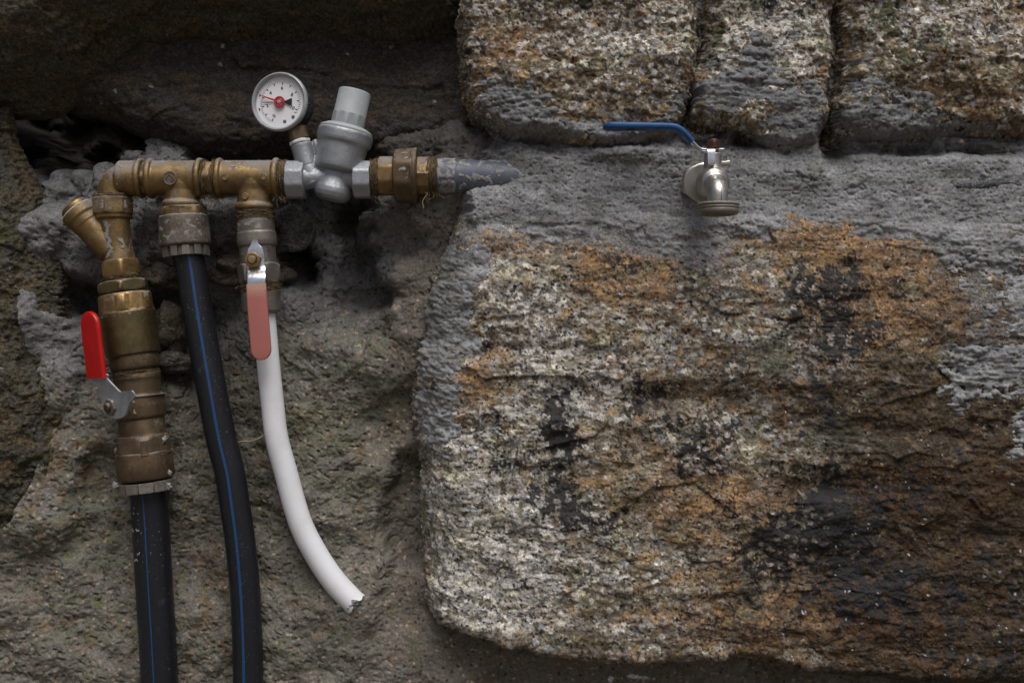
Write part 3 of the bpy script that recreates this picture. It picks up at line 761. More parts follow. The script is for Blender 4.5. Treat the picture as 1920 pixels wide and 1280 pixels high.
def lathe(bm, p, a, prof, seg=64, poly=None, rot=0.0, cap=True, wob=None):
    """rings round an axis; prof = (t, r) or (t, r, sides, apothem): a hexagon cut back by a cone gives the curved chamfer of a nut"""
    a = unit(a); e, f = frame(a); p = np.asarray(p, float)
    rings = []
    for q in prof:
        t, r = q[0], q[1]; ring = []
        for k in range(seg):
            th = 2 * math.pi * k / seg
            rr = r
            if len(q) > 2:
                n, ap = q[2], q[3]; w_ = 2 * math.pi / n
                rr = min(r, ap / math.cos(((th + rot) % w_) - w_ / 2))
            if wob is not None: rr += wob(t, th)
            ring.append(bm.verts.new(p + a * t + (e * math.cos(th) + f * math.sin(th)) * max(rr, .01)))
        rings.append(ring)
    for i in range(len(rings) - 1):
        for k in range(seg):
            k2 = (k + 1) % seg
            bm.faces.new((rings[i][k], rings[i][k2], rings[i + 1][k2], rings[i + 1][k]))
    if cap:
        bm.faces.new(rings[0][::-1]); bm.faces.new(rings[-1])
    return rings

def ch(prof, c=1.2):
    """break the corners of a profile"""
    out = [prof[0]]
    for i in range(1, len(prof) - 1):
        a, b, d = V3(*prof[i - 1][:2]), V3(*prof[i][:2]), V3(*prof[i + 1][:2])
        l1, l2 = np.linalg.norm(a - b), np.linalg.norm(d - b)
        if l1 < 1e-6 or l2 < 1e-6: out.append(prof[i]); continue
        cosang = np.dot((a - b) / l1, (d - b) / l2)
        if cosang < -.93 or len(prof[i]) > 2: out.append(prof[i]); continue
        k = min(c, l1 * .4, l2 * .4)
        q1 = b + (a - b) / l1 * k; q2 = b + (d - b) / l2 * k; m_ = (q1 + q2) / 2 * .5 + b * .5
        out += [tuple(q1), tuple(m_), tuple(q2)]
    return out + [prof[-1]]

def nut(t0, t1, r, ap, n, c=3.0):
    """profile of a chamfered nut with n sides"""
    return [(t0, ap - c * .9), (t0 + .01, ap - c * .6, n, ap), (t0 + c * .35, ap + c * .2, n, ap), (t0 + c * .75, (ap + r) / 2, n, ap), (t0 + c * 1.3, r, n, ap), (t1 - c * 1.3, r, n, ap), (t1 - c * .75, (ap + r) / 2, n, ap), (t1 - c * .35, ap + c * .2, n, ap), (t1 - .01, ap - c * .6, n, ap), (t1, ap - c * .9)]

def smooth_path(pts, n=60):
    P = np.array(pts, float); k = len(P)
    out = []
    for i in range(k - 1):
        p0 = P[i - 1] if i else 2 * P[0] - P[1]; p1, p2 = P[i], P[i + 1]; p3 = P[i + 2] if i + 2 < k else 2 * P[-1] - P[-2]
        m = max(2, n // (k - 1))
        for j in range(m):
            t = j / m
            out.append(.5 * ((2 * p1) + (-p0 + p2) * t + (2 * p0 - 5 * p1 + 4 * p2 - p3) * t * t + (-p0 + 3 * p1 - 3 * p2 + p3) * t ** 3))
    out.append(P[-1]); return np.array(out)

def path_frames(P):
    T = np.gradient(P, axis=0); T /= np.linalg.norm(T, axis=1)[:, None]
    e, _ = frame(T[0]); E = []
    for t in T:
        e = unit(e - t * np.dot(e, t)); E.append(e.copy())
    E = np.array(E); return T, E, np.cross(T, E)

def sweep(bm, P, r, seg=32, th0=0, th1=2 * math.pi, cap=True):
    T, E, F = path_frames(P); r = np.broadcast_to(r, (len(P),))
    full = abs(th1 - th0 - 2 * math.pi) < 1e-6
    m = seg if full else seg + 1; rings = []
    for i in range(len(P)):
        rings.append([bm.verts.new(P[i] + (E[i] * math.cos(th0 + (th1 - th0) * k / seg) + F[i] * math.sin(th0 + (th1 - th0) * k / seg)) * r[i]) for k in range(m)])
    for i in range(len(P) - 1):
        for k in range(seg):
            k2 = (k + 1) % m
            bm.faces.new((rings[i][k], rings[i][k2], rings[i + 1][k2], rings[i + 1][k]))
    if cap and full:
        bm.faces.new(rings[0][::-1]); bm.faces.new(rings[-1])
    return rings

def ribbon(bm, P, wid, thick, wdir, rad=None, off=None, round_end=None, n=6):
    """flat bar along a path with a rounded-rectangle section"""
    P = np.array(P, float); T = np.gradient(P, axis=0); T /= np.linalg.norm(T, axis=1)[:, None]
    wid = np.broadcast_to(np.asarray(wid, float), (len(P),)).copy(); th = np.broadcast_to(np.asarray(thick, float), (len(P),))
    L = np.concatenate([[0], np.cumsum(np.linalg.norm(np.diff(P, axis=0), axis=1))])
    for i in range(len(P)):
        for end, on in (('start', L[i]), ('end', L[-1] - L[i])):
            if round_end in (end, 'both'):
                hh = max(wid) / 2 * .98
                if on < hh: wid[i] = min(wid[i], 2 * math.sqrt(max(hh * hh - (hh - on) ** 2, .4)))
    rings = []
    for i in range(len(P)):
        wd = unit(np.asarray(wdir) - T[i] * np.dot(wdir, T[i])); nn = np.cross(T[i], wd)
        r = min(rad if rad else th[i] * .35, th[i] * .49, wid[i] * .49); ring = []
        a, b = wid[i] / 2 - r, th[i] / 2 - r
        o_ = 0 if off is None else off[i]
        for cx, cy, s0 in ((a, b, 0), (-a, b, 90), (-a, -b, 180), (a, -b, 270)):
            for k in range(n):
                an = math.radians(s0 + 90 * k / (n - 1))
                ring.append(bm.verts.new(P[i] + wd * (cx + o_ + r * math.cos(an)) + nn * (cy + r * math.sin(an))))
        rings.append(ring)
    m = len(rings[0])
    for i in range(len(rings) - 1):
        for k in range(m): bm.faces.new((rings[i][k], rings[i][(k + 1) % m], rings[i + 1][(k + 1) % m], rings[i + 1][k]))
    bm.faces.new(rings[0][::-1]); bm.faces.new(rings[-1])

def dense(pts, step=2.0, n=None):
    P = smooth_path(pts, 200); L = np.concatenate([[0], np.cumsum(np.linalg.norm(np.diff(P, axis=0), axis=1))])
    k = n or max(4, int(L[-1] / step)); s = np.linspace(0, L[-1], k)
    # closer stations at both ends, for rounded ends
    s = np.concatenate([[0, .15, .5, 1.1, 2.0, 3.2], s[(s > 4) & (s < L[-1] - 4)], L[-1] - np.array([3.2, 2.0, 1.1, .5, .15, 0])])
    return np.stack([np.interp(s, L, P[:, j]) for j in range(3)], axis=1)

def cast(bm, voxel=1.5, it=5, fac=.5):
    """melt overlapping solids into one cast body with soft fillets"""
    me = bpy.data.meshes.new('cast'); bmesh.ops.recalc_face_normals(bm, faces=bm.faces); bm.to_mesh(me); bm.free()
    o = bpy.data.objects.new('cast', me); C.objects.link(o)
    r = o.modifiers.new('r', 'REMESH'); r.mode = 'VOXEL'; r.voxel_size = voxel; r.use_smooth_shade = True
    s = o.modifiers.new('s', 'SMOOTH'); s.factor = fac; s.iterations = it
    dg = bpy.context.evaluated_depsgraph_get()
    out = bpy.data.meshes.new_from_object(o.evaluated_get(dg))
    bpy.data.objects.remove(o); bpy.data.meshes.remove(me)
    return out

RNG = random.Random(7)
def fibres(bm, p, a, t0, t1, r, n, stray=.12, thick=.55):
    """hemp wound round a thread: arcs that hug the cylinder, a few ends standing off"""
    a = unit(a); e, f = frame(a); p = np.asarray(p, float)
    for _ in range(n):
        th = RNG.uniform(0, 2 * math.pi); t = RNG.uniform(t0, t1); dth = RNG.choice((-1, 1)) * RNG.uniform(.10, .3); dt = RNG.gauss(0, .5)
        rr = r + RNG.uniform(-.5, 2.0); k = RNG.randint(4, 9); st = RNG.random() < stray; pts = []
        for i in range(k):
            pts.append(p + a * t + (e * math.cos(th) + f * math.sin(th)) * rr + (V3(0, .25 * i * i * RNG.uniform(.1, .5), 0) if st else 0))
            th += dth * RNG.uniform(.6, 1.3); t = min(max(t + dt + RNG.gauss(0, .5), t0 - 2), t1 + 2); rr += RNG.uniform(-.5, .6) + (RNG.uniform(.3, 1.6) if st else 0)
        sweep(bm, np.array(pts), thick * RNG.uniform(.6, 1.4), seg=3)

def hemp(parent, p, a, t0, t1, r, n, stray=.12):
    bm = bmesh.new(); s = RNG.randint(0, 999)
    m = [(t0 + (t1 - t0) * i / 7, r + (0 if 0 < i < 7 else -3)) for i in range(8)]
    lathe(bm, p, a, m, seg=60, wob=lambda t, th: 1.5 * math.sin(th * 5 + s + t) * math.sin(th * 11 + t * .9 + s) + .8 * math.sin(th * 23 + t * 2))
    fibres(bm, p, a, t0, t1, r + .6, n, stray)
    return obj('hemp', bm, HEMP, parent, sharp=0, kind='stuff')

def disc_text(txt, size, parent, name, mat, origin, ex, ey, en, thick=.25, align='CENTER', rot=0.0):
    """lettering as a thin raised print; ex, ey span its plane, en points at the reader"""
    cu = bpy.data.curves.new(name, 'FONT'); cu.body = txt; cu.size = size; cu.align_x = align; cu.align_y = 'CENTER'; cu.extrude = thick; cu.resolution_u = 3; cu.offset = .02 * size
    o = bpy.data.objects.new(name, cu); C.objects.link(o)
    dg = bpy.context.evaluated_depsgraph_get(); me = bpy.data.meshes.new_from_object(o.evaluated_get(dg)); bpy.data.objects.remove(o)
    c, s = math.cos(rot), math.sin(rot)
    for q in me.vertices:
        x, y, z = q.co; x, y = x * c - y * s, x * s + y * c
        q.co = origin + ex * x + ey * y + en * z
    return me

def join(meshes, name):
    bm = bmesh.new()
    for m in meshes: bm.from_mesh(m)
    return bm

DOWN = V3(0, 1, 0)
A_H = unit(V3(1, -.004, 0))      # direction of the manifold
# ---------------------------------------------------------------- brass manifold: elbow, two tees, nipples
man = thing('brass_manifold', 'aged brass pipe run of one elbow and two tees feeding the three hoses', 'pipe', (330, 335, 0))
def hz(u): return V3(u, 335 - (u - 230) * .004, 0)
# elbow
bm = bmesh.new()
arc = [V3(236, 335, 0)] + [V3(238 - 27 * math.sin(t), 362 - 27 * math.cos(t), 0) for t in np.linspace(0, math.pi / 2, 14)] + [V3(211, 378, 0)]
sweep(bm, np.array(arc), 27.5, 40)
lathe(bm, hz(222), A_H, [(0, 24), (1, 31), (4, 33.5), (40, 33.8), (42, 33.8)], 56)
lathe(bm, hz(259), A_H, [(0, 34), (2, 36.5), (5, 37.6), (9, 36.8), (11, 34)], 56)
obj('elbow', cast(bm, 1.3, 3), BRASS, man, sharp=0)
def nipple(u0, u1, r=30, sides=6):
    bm = bmesh.new(); lathe(bm, hz(u0), A_H, nut(0, u1 - u0, r + 3, r, sides, 2), 72)
    return obj('nipple', bm, BRASS, man)
nipple(270, 282, 29); hemp(man, hz(269), A_H, 0, 4.5, 28.5, 40); hemp(man, hz(278), A_H, -1.5, 2, 29, 30)
def tee(u0, u1, ub, vb, rb):
    bm = bmesh.new(); L = u1 - u0
    lathe(bm, hz(u0), A_H, [(0, 33), (L, 33)], 60)
    for t in (0, L - 12): lathe(bm, hz(u0 + t), A_H, [(0, 33), (1, 36), (4, 38), (8, 38), (11, 36), (12, 33)], 60)
    p = V3(ub, 340, 0)
    lathe(bm, p, DOWN, [(0, 33), (8, 33), (18, 31), (vb - 340 - 14, 32), (vb - 340 - 10, 36), (vb - 340 - 6, 37), (vb - 340 - 2, 36), (vb - 340, 33)], 60)
    return bm
bm = tee(278, 382, 341, 390, 36); t1 = obj('tee', cast(bm, 1.3, 3), BRASS, man, sharp=0)
bm = bmesh.new(); pb = V3(329, 339, -33.2); lathe(bm, pb, V3(0, .05, -1), [(0, 13), (2.0, 13), (2.6, 12.2), (2.6, 11.2), (2.0, 10.8)], 40)
bd = obj('badge', bm, BRASS_GREY, t1)
bm = bmesh.new()
zf = -35.8
def stroke(bm, a, b, wd, z=zf, th=.9):
    a = V3(*a, z); b = V3(*b, z); d = unit(b - a); ribbon(bm, np.array([a, a + (b - a) * .5, b]), wd, th, V3(-d[1], d[0], 0))
stroke(bm, (321.5, 340), (328, 332.5), 1.7); stroke(bm, (328, 332.5), (336, 339), 1.7); stroke(bm, (331, 341.2), (337, 341.2), 1.5); stroke(bm, (331, 344), (337, 344), 1.5); stroke(bm, (323, 339), (323, 343.5), 1.4)
obj('emblem', bm, BRASS_DULL, t1)
nipple(383, 408, 29); hemp(man, hz(381), A_H, 0, 7, 30.5, 90, .25); hemp(man, hz(402), A_H, 0, 7, 30.5, 80, .25)
bm = tee(407, 525, 477, 395, 36); t2 = obj('tee', cast(bm, 1.3, 3), BRASS, man, sharp=0)
for u, v in ((430, 337), (501, 336), (467, 372)):
    bm = bmesh.new(); q = V3(u, v, -32.4 + abs(v - 336) * .02); lathe(bm, q, V3(0, 0, -1), [(-1, 6.4), (1.0, 6.2), (1.7, 5.4), (1.7, 4.8), (1.2, 4.3)], 24)
    obj('stud', bm, BRASS, t2)
hemp(man, hz(524), A_H, 0, 16, 31, 150, .2)

# ---------------------------------------------------------------- left branch: strainer, check valve, red ball valve, coupling, hose
Lp = lambda v: V3(np.interp(v, [370, 410, 515, 600, 660, 740, 800, 880, 930, 1280], [211, 213, 228, 240, 250, 262, 266, 272, 280, 296]), v, 0)
def Ax(v0, v1): return unit(Lp(v1) - Lp(v0))
stn = thing('strainer', 'brass strainer with a slanting capped side arm under the elbow', 'strainer', Lp(450))
bm = bmesh.new(); a = Ax(400, 520)
lathe(bm, V3(211, 371, 0), unit(V3(.03, 1, 0)), nut(0, 32, 40, 35.5, 8, 2), 72)
lathe(bm, V3(212, 401, 0), unit(V3(.05, 1, 0)), ch([(0, 31), (1.5, 34), (9, 34), (11, 30)]), 60)
lathe(bm, V3(213, 405, 0), a, [(0, 29), (20, 28), (60, 27), (84, 29), (92, 33), (100, 34)], 60)
d = unit(V3(.65, .76, 0)); q = V3(146, 396, 0)
lathe(bm, q, d, [(-1, 30), (0, 33), (3, 34.5), (15, 34.2), (17, 33), (19, 31.5), (31, 30.8), (33, 29.5), (100, 26)], 60)
o_ = obj('strainer_body', cast(bm, 1.3, 2), BRASS, stn, sharp=0)
bm = bmesh.new(); lathe(bm, Lp(488), Ax(470, 520), [(0, 30), (1, 35.5, 6, 33), (4, 36.5, 6, 33.5), (7, 38.5, 6, 33.8), (28, 38.5, 6, 33.8), (31, 36, 6, 33.5), (32.5, 33, 6, 32)], 72, rot=.35)
obj('hex_end', bm, BRASS_CLEAN, stn)
bm = bmesh.new(); lathe(bm, q, d, [(-14, 16), (-13.2, 20), (-13, 25), (-11, 27), (-1, 27.5), (0, 27)], 60); obj('strainer_cap', bm, BRASS_CLEAN, stn)
bm = bmesh.new(); lathe(bm, q, d, [(-1.2, 28), (-1.2, 33.5), (-.2, 34.6), (.6, 34.2), (.6, 28)], 60); obj('seal_ring', bm, WHITE_TAPE, stn)
hemp(stn, V3(211, 366, 0), DOWN, 0, 8, 32, 90, .2)

chk = thing('check_valve', 'olive brass check valve with a wide smooth barrel between strainer and red lever valve', 'valve', Lp(610))
a = Ax(520, 690)
bm = bmesh.new(); lathe(bm, Lp(518), a, [(0, 31), (10, 31)], 60); lathe(bm, Lp(527), a, nut(0, 22, 50, 43, 6, 4), 72, rot=.2); obj('hex_bush', bm, BRASS_DULL, chk)
hemp(chk, Lp(517), a, 0, 9, 32, 120, .1)
bm = bmesh.new(); lathe(bm, Lp(550), a, [(0, 40), (1, 46, 6, 47), (5, 49, 6, 47.5), (30, 53, 6, 47.5), (34, 51.5, 6, 48.5), (36, 51, 6, 51)], 72, rot=.2); obj('shoulder', bm, BRASS_CLEAN, chk)
bm = bmesh.new(); lathe(bm, Lp(584), a, ch([(0, 46), (1, 50.5), (3, 52), (6, 52), (78, 50), (81, 49.6), (83, 46)], 1.5), 80); obj('barrel', bm, BRASS_DULL, chk)
bm = bmesh.new(); lathe(bm, Lp(666), a, ch([(0, 45.5), (14, 46), (24, 45), (28, 41), (32, 36), (40, 36)], 2), 72); obj('tail', bm, BRASS_BROWN, chk)

rv = thing('ball_valve', 'brass ball valve with a bright red lever turned upwards', 'valve', Lp(745))
a = Ax(690, 800)
bm = bmesh.new()
lathe(bm, Lp(700), a, [(0, 38), (1, 42), (8, 43.5), (14, 42), (18, 42), (38, 43), (42, 45), (44, 46), (60, 47), (80, 46), (84, 44), (86, 40)], 72)
n_ = unit(V3(-.60, .10, -.79)); c_ = Lp(748)
lathe(bm, c_, n_, [(0, 20), (48, 18), (58, 16)], 40)
obj('valve_body', cast(bm, 1.4, 2), BRASS_BROWN, rv, sharp=0)
hemp(rv, Lp(696), a, 0, 6, 40, 140, .15)
bm = bmesh.new(); lathe(bm, Lp(741), a, ch([(0, 46), (.3, 48), (1.8, 48), (2.4, 46)], .5), 72); obj('body_ring', bm, NICKEL_OLD, rv)
pv = V3(*at(213, 762, -60))
wd = unit(np.cross(n_, V3(-.15, -1, 0)))
def on_plate(u, v, lift=0.0):
    """point of the lever's plane; its upper half is cranked a little outwards"""
    du, dv = u - 207, v - 763
    dd = (n_[0] * du + n_[1] * dv) / -n_[2]
    return V3(*at(u, v, pv[2] + dd)) + n_ * (lift + 5 * float(sstep(-18, -52, np.array(float(dv)))))
def plate_outline(bm, pts, thick):
    top = [bm.verts.new(on_plate(x, y, thick)) for x, y in pts]; bot = [bm.verts.new(on_plate(x, y, 0)) for x, y in pts]
    n = len(pts); bm.faces.new(top); bm.faces.new(bot[::-1])
    for k in range(n): bm.faces.new((top[k], bot[k], bot[(k + 1) % n], top[(k + 1) % n]))
op = [(170, 700), (206, 700), (208, 708), (216, 718), (228, 733), (233, 733.5), (243, 732.5), (250.5, 731.5), (254, 737), (254, 745), (246, 755), (241, 768), (238, 776), (231, 782.5), (220, 784.5), (208, 781), (199, 775), (195, 765), (194, 741), (190, 727), (180, 716), (171, 709)]
op = [tuple(x) for x in smooth_path([V3(x, y, 0) for x, y in op] + [V3(op[0][0], op[0][1], 0)], 110)[:-1, :2]]
bm = bmesh.new(); plate_outline(bm, op, 3.4); bmesh.ops.triangulate(bm, faces=[f for f in bm.faces if len(f.verts) > 4])
lever = obj('lever', bm, ZINC, rv, sharp=50)
gp = [on_plate(188, 708, 2), on_plate(185, 680, 2), on_plate(180, 640, 2), on_plate(176, 605, 2), on_plate(174, 583, 2)]
bm = bmesh.new(); G = dense(gp, 2.4); ribbon(bm, G, np.interp(np.linspace(0, 1, len(G)), [0, 1], [55, 55]), 10, wd, rad=4.4, round_end='end'); obj('grip', bm, RED, lever)
bm = bmesh.new(); lathe(bm, pv - n_ * 2, n_, nut(0, 13, 16.5, 14.3, 6, 2.5), 72, rot=.3); obj('lever_nut', bm, NICKEL_OLD, rv)
bm = bmesh.new(); lathe(bm, pv + n_ * 9, n_, ch([(0, 8.3), (6, 8.3), (8, 6.5), (8, 3)], .8), 32); obj('stem_end', bm, BRASS_BROWN, rv)

cp = thing('hose_coupling', 'brown brass compression coupling below the red lever valve, gripping the left hose', 'coupling', Lp(850), 'compression couplings on the black hoses')
a = Ax(785, 930)
bm = bmesh.new(); lathe(bm, Lp(784), a, ch([(0, 38), (1, 41.5), (26, 42), (30, 43), (33, 44)], 1), 72); obj('neck', bm, BRASS_BROWN, cp)
bm = bmesh.new(); lathe(bm, Lp(815), a, [(0, 42), (1, 46, 6, 46.5), (5, 48, 6, 47), (9, 52, 6, 47.4), (32, 56, 6, 47.4), (36, 54, 6, 48.5), (38, 52, 6, 52)], 72, rot=.32); obj('hex', bm, BRASS_BROWN, cp)
bm = bmesh.new(); lathe(bm, Lp(846), a, ch([(0, 47), (1, 51.5), (4, 52.5), (46, 52), (50, 50.5), (52, 46)], 2), 80); obj('sleeve', bm, BRASS_BROWN, cp)
def crown(bm, p, a, t0, t1, r, n, gap, low, seed=1):
    rn = random.Random(seed)
    lathe(bm, p, a, ch([(t0, low - 8), (t0, low), (t1, low), (t1, low - 8)], .5), 72)
    e, f = frame(a)
    for k in range(n):
        c = 2 * math.pi * (k + .5) / n; h = math.pi / n * (1 - gap)
        vs = []
        for t in (t0 - rn.uniform(0, 1.0), t1 + rn.uniform(-.4, 1.2)):
            for rr in (low - 3, r + rn.uniform(-.8, .4)):
                vs.append([bm.verts.new(p + a * t + (e * math.cos(c + h * s) + f * math.sin(c + h * s)) * rr) for s in (-1, -.4, .4, 1)])
        i0, o0, i1, o1 = vs
        for j in range(3):
            bm.faces.new((o0[j], o0[j + 1], o1[j + 1], o1[j])); bm.faces.new((i0[j], i0[j + 1], o0[j + 1], o0[j])); bm.faces.new((i1[j], i1[j + 1], o1[j + 1], o1[j]))
        bm.faces.new((i0[0], o0[0], o1[0], i1[0])); bm.faces.new((i0[3], o0[3], o1[3], i1[3]))
bm = bmesh.new(); crown(bm, Lp(902), a, 0, 17, 53, 12, .10, 49, 3); obj('gripper_ring', bm, NICKEL_OLD, cp)
for k, (u, v, z, s) in enumerate(((314, 822, -20, 5), (224, 842, -14, 4.5), (323, 884, -18, 4), (322, 908, -22, 6), (227, 906, -30, 5))):
    bm = bmesh.new(); bmesh.ops.create_icosphere(bm, subdivisions=3, radius=1)
    for q in bm.verts:
        c = q.co; w_ = 1 + .35 * math.sin(c.x * 5 + k) * math.sin(c.y * 6) + .2 * math.sin(c.z * 11 + k)
        q.co = (u + c.x * s * w_, v + c.y * s * 1.2 * w_, z + c.z * s * w_)
    obj('cement_crumb', bm, CRUST, cp, sharp=0)

def hose(name, label, path, r, mat, stripes=(), group=None, seg=40):
    t = thing(name, label, 'hose', path[0], group)
    P = smooth_path(path, 120)
    bm = bmesh.new(); sweep(bm, P, r, seg); obj('tube', bm, mat, t, sharp=40)
    for c, hw, m in stripes:
        bm = bmesh.new(); T, E, F = path_frames(P); prev = None
        for i in range(len(P)):
            cc = c if not isinstance(c, tuple) else float(np.interp(i / len(P), [0, .65], c))
            row = [bm.verts.new(P[i] + (E[i] * math.cos(cc + hw * s) + F[i] * math.sin(cc + hw * s)) * (r * 1.004 + .12)) for s in (-1, -.5, 0, .5, 1)]
            if prev:
                for k in range(4): bm.faces.new((prev[k], prev[k + 1], row[k + 1], row[k]))
            prev = row
        obj('stripe', bm, m, t, sharp=0)
    return t
black1 = hose('water_hose', 'black hose with one thin blue line, hanging from the lowest brown coupling', [Lp(905), V3(280.5, 960, 2), V3(287, 1080, 3), V3(294, 1200, 4), V3(299, 1320, 6), V3(300, 1480, 14), V3(300, 1640, 40)], 34, BLACK_PE, [(0.0, .035, BLUE_STRIPE)], 'black polyethylene hoses')

# ---------------------------------------------------------------- middle branch: coupling and hose
Mp = lambda v: V3(np.interp(v, [390, 410, 460, 480, 500, 660], [343, 344, 348, 350.5, 356, 384]), v, 0)
cp2 = thing('hose_coupling', 'lime-stained brass coupling with a notched nut under the first tee', 'coupling', Mp(430), 'compression couplings on the black hoses')
a = unit(Mp(470) - Mp(390))
bm = bmesh.new(); lathe(bm, Mp(388), a, [(0, 36), (1, 40, 8, 40), (3, 42, 8, 40.4), (18, 44.5, 8, 40.5), (24, 44.5, 8, 40.5)], 72, rot=.15); obj('hex', bm, BRASS, cp2)
bm = bmesh.new(); lathe(bm, Mp(404), a, ch([(0, 39), (0, 43), (3, 45.2), (20, 46), (52, 46.5), (56, 46), (58, 43), (60, 38)], 1.4), 80, wob=lambda t, th: (.0 if t > 2 else -1.2 * (0.5 + .5 * math.cos(th * 8))))
obj('sleeve', bm, BRASS_GREY, cp2)
bm = bmesh.new(); crown(bm, Mp(463), a, 0, 17, 43, 12, .42, 37.5, 5); obj('notched_nut', bm, NICKEL_OLD, cp2)
hemp(cp2, Mp(386), a, 0, 5, 36, 60, .2)
black2 = hose('water_hose', 'black hose with a broad bright blue line, curving down from the notched nut', [Mp(474), V3(357, 500, 0), V3(370, 580, 0), V3(384, 660, 0), V3(398, 735, 0), V3(414, 820, 1), V3(430, 885, 2), V3(441, 955, 3), V3(449, 1010, 4), V3(457, 1090, 5), V3(461, 1160, 6), V3(463, 1240, 8), V3(463, 1330, 10), V3(460, 1480, 18), V3(456, 1640, 40)], 28, BLACK_PE,
              [((-.32, .06), .085, BLUE_STRIPE), (1.22, .05, BLUE_STRIPE)], 'black polyethylene hoses')

# ---------------------------------------------------------------- right branch: small ball valve with pink lever, white hose
Rp = lambda v: V3(np.interp(v, [395, 435, 530, 590], [478, 481, 487, 491]), v, 0)
pvv = thing('ball_valve', 'small dirty nickel ball valve with a faded pink lever pointing down', 'valve', Rp(480))
a = unit(Rp(590) - Rp(395))
bm = bmesh.new(); lathe(bm, Rp(393), a, nut(0, 20, 35.5, 32, 8, 2), 72, rot=.4); obj('nipple', bm, BRASS_BROWN, pvv)
hemp(pvv, Rp(396), a, 0, 15, 32.5, 160, .2)
bm = bmesh.new()
lathe(bm, Rp(409), a, [(0, 32), (6, 34), (20, 34.5), (27, 34.5), (28, 36), (44, 37), (52, 36), (54, 33.5), (84, 33.5), (86, 33.5)], 72)
lathe(bm, Rp(489), V3(0, 0, -1), [(0, 14), (38, 13), (42, 11)], 36)
obj('valve_body', cast(bm, 1.3, 2), NICKEL_OLD, pvv, sharp=0)
bm = bmesh.new(); lathe(bm, Rp(494), a, nut(0, 37, 40, 35.2, 6, 4), 72, rot=.5); obj('hex_end', bm, NICKEL_OLD, pvv)
hemp(pvv, Rp(530), a, 0, 17, 34.5, 150, .1)
bm = bmesh.new(); lathe(bm, Rp(547), a, [(0, 33), (1, 36, 12, 36), (28, 36.5, 12, 36.2), (36, 36), (39, 33), (42, 27), (43, 22)], 72); obj('hose_socket', bm, NICKEL_OLD, pvv)
pz = -46
lv = [V3(478, 450, pz), V3(478, 458, pz), V3(479, 472, pz - 1), V3(480, 490, pz - 1), V3(480.5, 500, pz - 2), V3(481, 507, pz - 6), V3(481, 520, pz - 16), V3(481, 536, pz - 18), V3(483, 560, pz - 18)]
lv = [V3(*at(*q)) for q in lv]; P = dense(lv, 1.6); L_ = P[:, 1]
bm = bmesh.new(); ribbon(bm, P, np.interp(L_, [450, 460, 463, 470, 480, 504, 510, 560], [8, 13, 16, 27, 31, 32.5, 33, 33]), 2.8, V3(1, 0, 0))
lever2 = obj('lever', bm, STEEL, pvv)
gp = [V3(480.5, 532, pz - 18), V3(482, 560, pz - 18), V3(485, 600, pz - 18), V3(488.5, 640, pz - 17), V3(491, 675, pz - 16)]
gp = [V3(*at(*q)) for q in gp]; G = dense(gp, 2); bm = bmesh.new(); ribbon(bm, G, np.interp(G[:, 1], [532, 545, 600, 675], [36, 36.5, 37.5, 37.5]), 8, V3(1, 0, 0), rad=3.2, round_end='end'); obj('grip', bm, PINK, lever2)
bm = bmesh.new(); q = V3(*at(475, 488, pz - 2)); lathe(bm, q, V3(0, 0, -1), nut(0, 10, 15.2, 13.6, 6, 2.2), 72, rot=.25)
ln = obj('lever_nut', bm, BRASS_CLEAN, pvv)
bm = bmesh.new(); lathe(bm, q + V3(0, 0, -9), V3(0, 0, -1), ch([(0, 7.4), (4, 7.4), (5.4, 6.2), (5.4, 2)], .8), 32); obj('stem_end', bm, BRASS, pvv)
for sx in (-1, 1):
    bm = bmesh.new(); ribbon(bm, np.array([q + V3(sx * 7.8, -5 + 5 * k, -10.2) for k in range(3)]), 2.0, 1.0, V3(1, 0, 0)); obj('stem_slot', bm, INK, ln)
bm = bmesh.new(); lathe(bm, V3(490, 489.5, -36), unit(V3(1, 0, -.02)), ch([(0, 3), (14, 3), (15, 2)], .5), 20); obj('stop_pin', bm, STEEL, pvv)
# raised lettering on the flank of the body
for txt, th, vv_, rot in (('PN25', math.radians(50), 474, -math.pi / 2), ('DN', math.radians(-48), 474, -math.pi / 2)):
    en = V3(math.sin(th), 0, -math.cos(th)); ex = unit(V3(math.cos(th), 0, math.sin(th)))
    o0 = Rp(vv_) + en * 33.4
    obj('lettering', disc_text(txt, 10.5 if len(txt) > 2 else 9, pvv, 'lettering', NICKEL_OLD, o0, ex, V3(0, -1, 0), en, .8, rot=-rot), NICKEL_OLD, pvv, sharp=30)
# white hose with a chewed end
wh = thing('water_hose', 'white hose curving out to a ragged end at the cement', 'hose', Rp(590))
P = smooth_path([V3(493, 575, 0), V3(496, 600, 0), V3(503, 680, 0), V3(511, 760, 2), V3(518, 820, 4), V3(534, 885, 8), V3(560, 979, 12), V3(590, 1041, 15), V3(622, 1090, 17), V3(652, 1124, 18), V3(668, 1139, 19)], 150)
bm = bmesh.new(); T_, E_, F_ = path_frames(P); m_ = 48; rr = np.interp(np.arange(len(P)), [0, 60, len(P)], [21, 21.5, 23.5])
rings = []
for i in range(len(P)):
    ring = []
    for k in range(m_):
        th = 2 * math.pi * k / m_
        pull = 0
        if i > len(P) - 14:
            w_ = 5 * (.5 + .5 * math.sin(th * 1 + 2.2)) + 15 * max(0, 1 - abs(((th + .25 + math.pi) % (2 * math.pi)) - math.pi) / .34) ** .6 + 1.2 * math.sin(th * 9)
            pull = max(w_, 0) * ((i - (len(P) - 14)) / 13.0)
        ring.append(bm.verts.new(P[i] + (E_[i] * math.cos(th) + F_[i] * math.sin(th)) * rr[i] - T_[i] * pull))
    rings.append(ring)
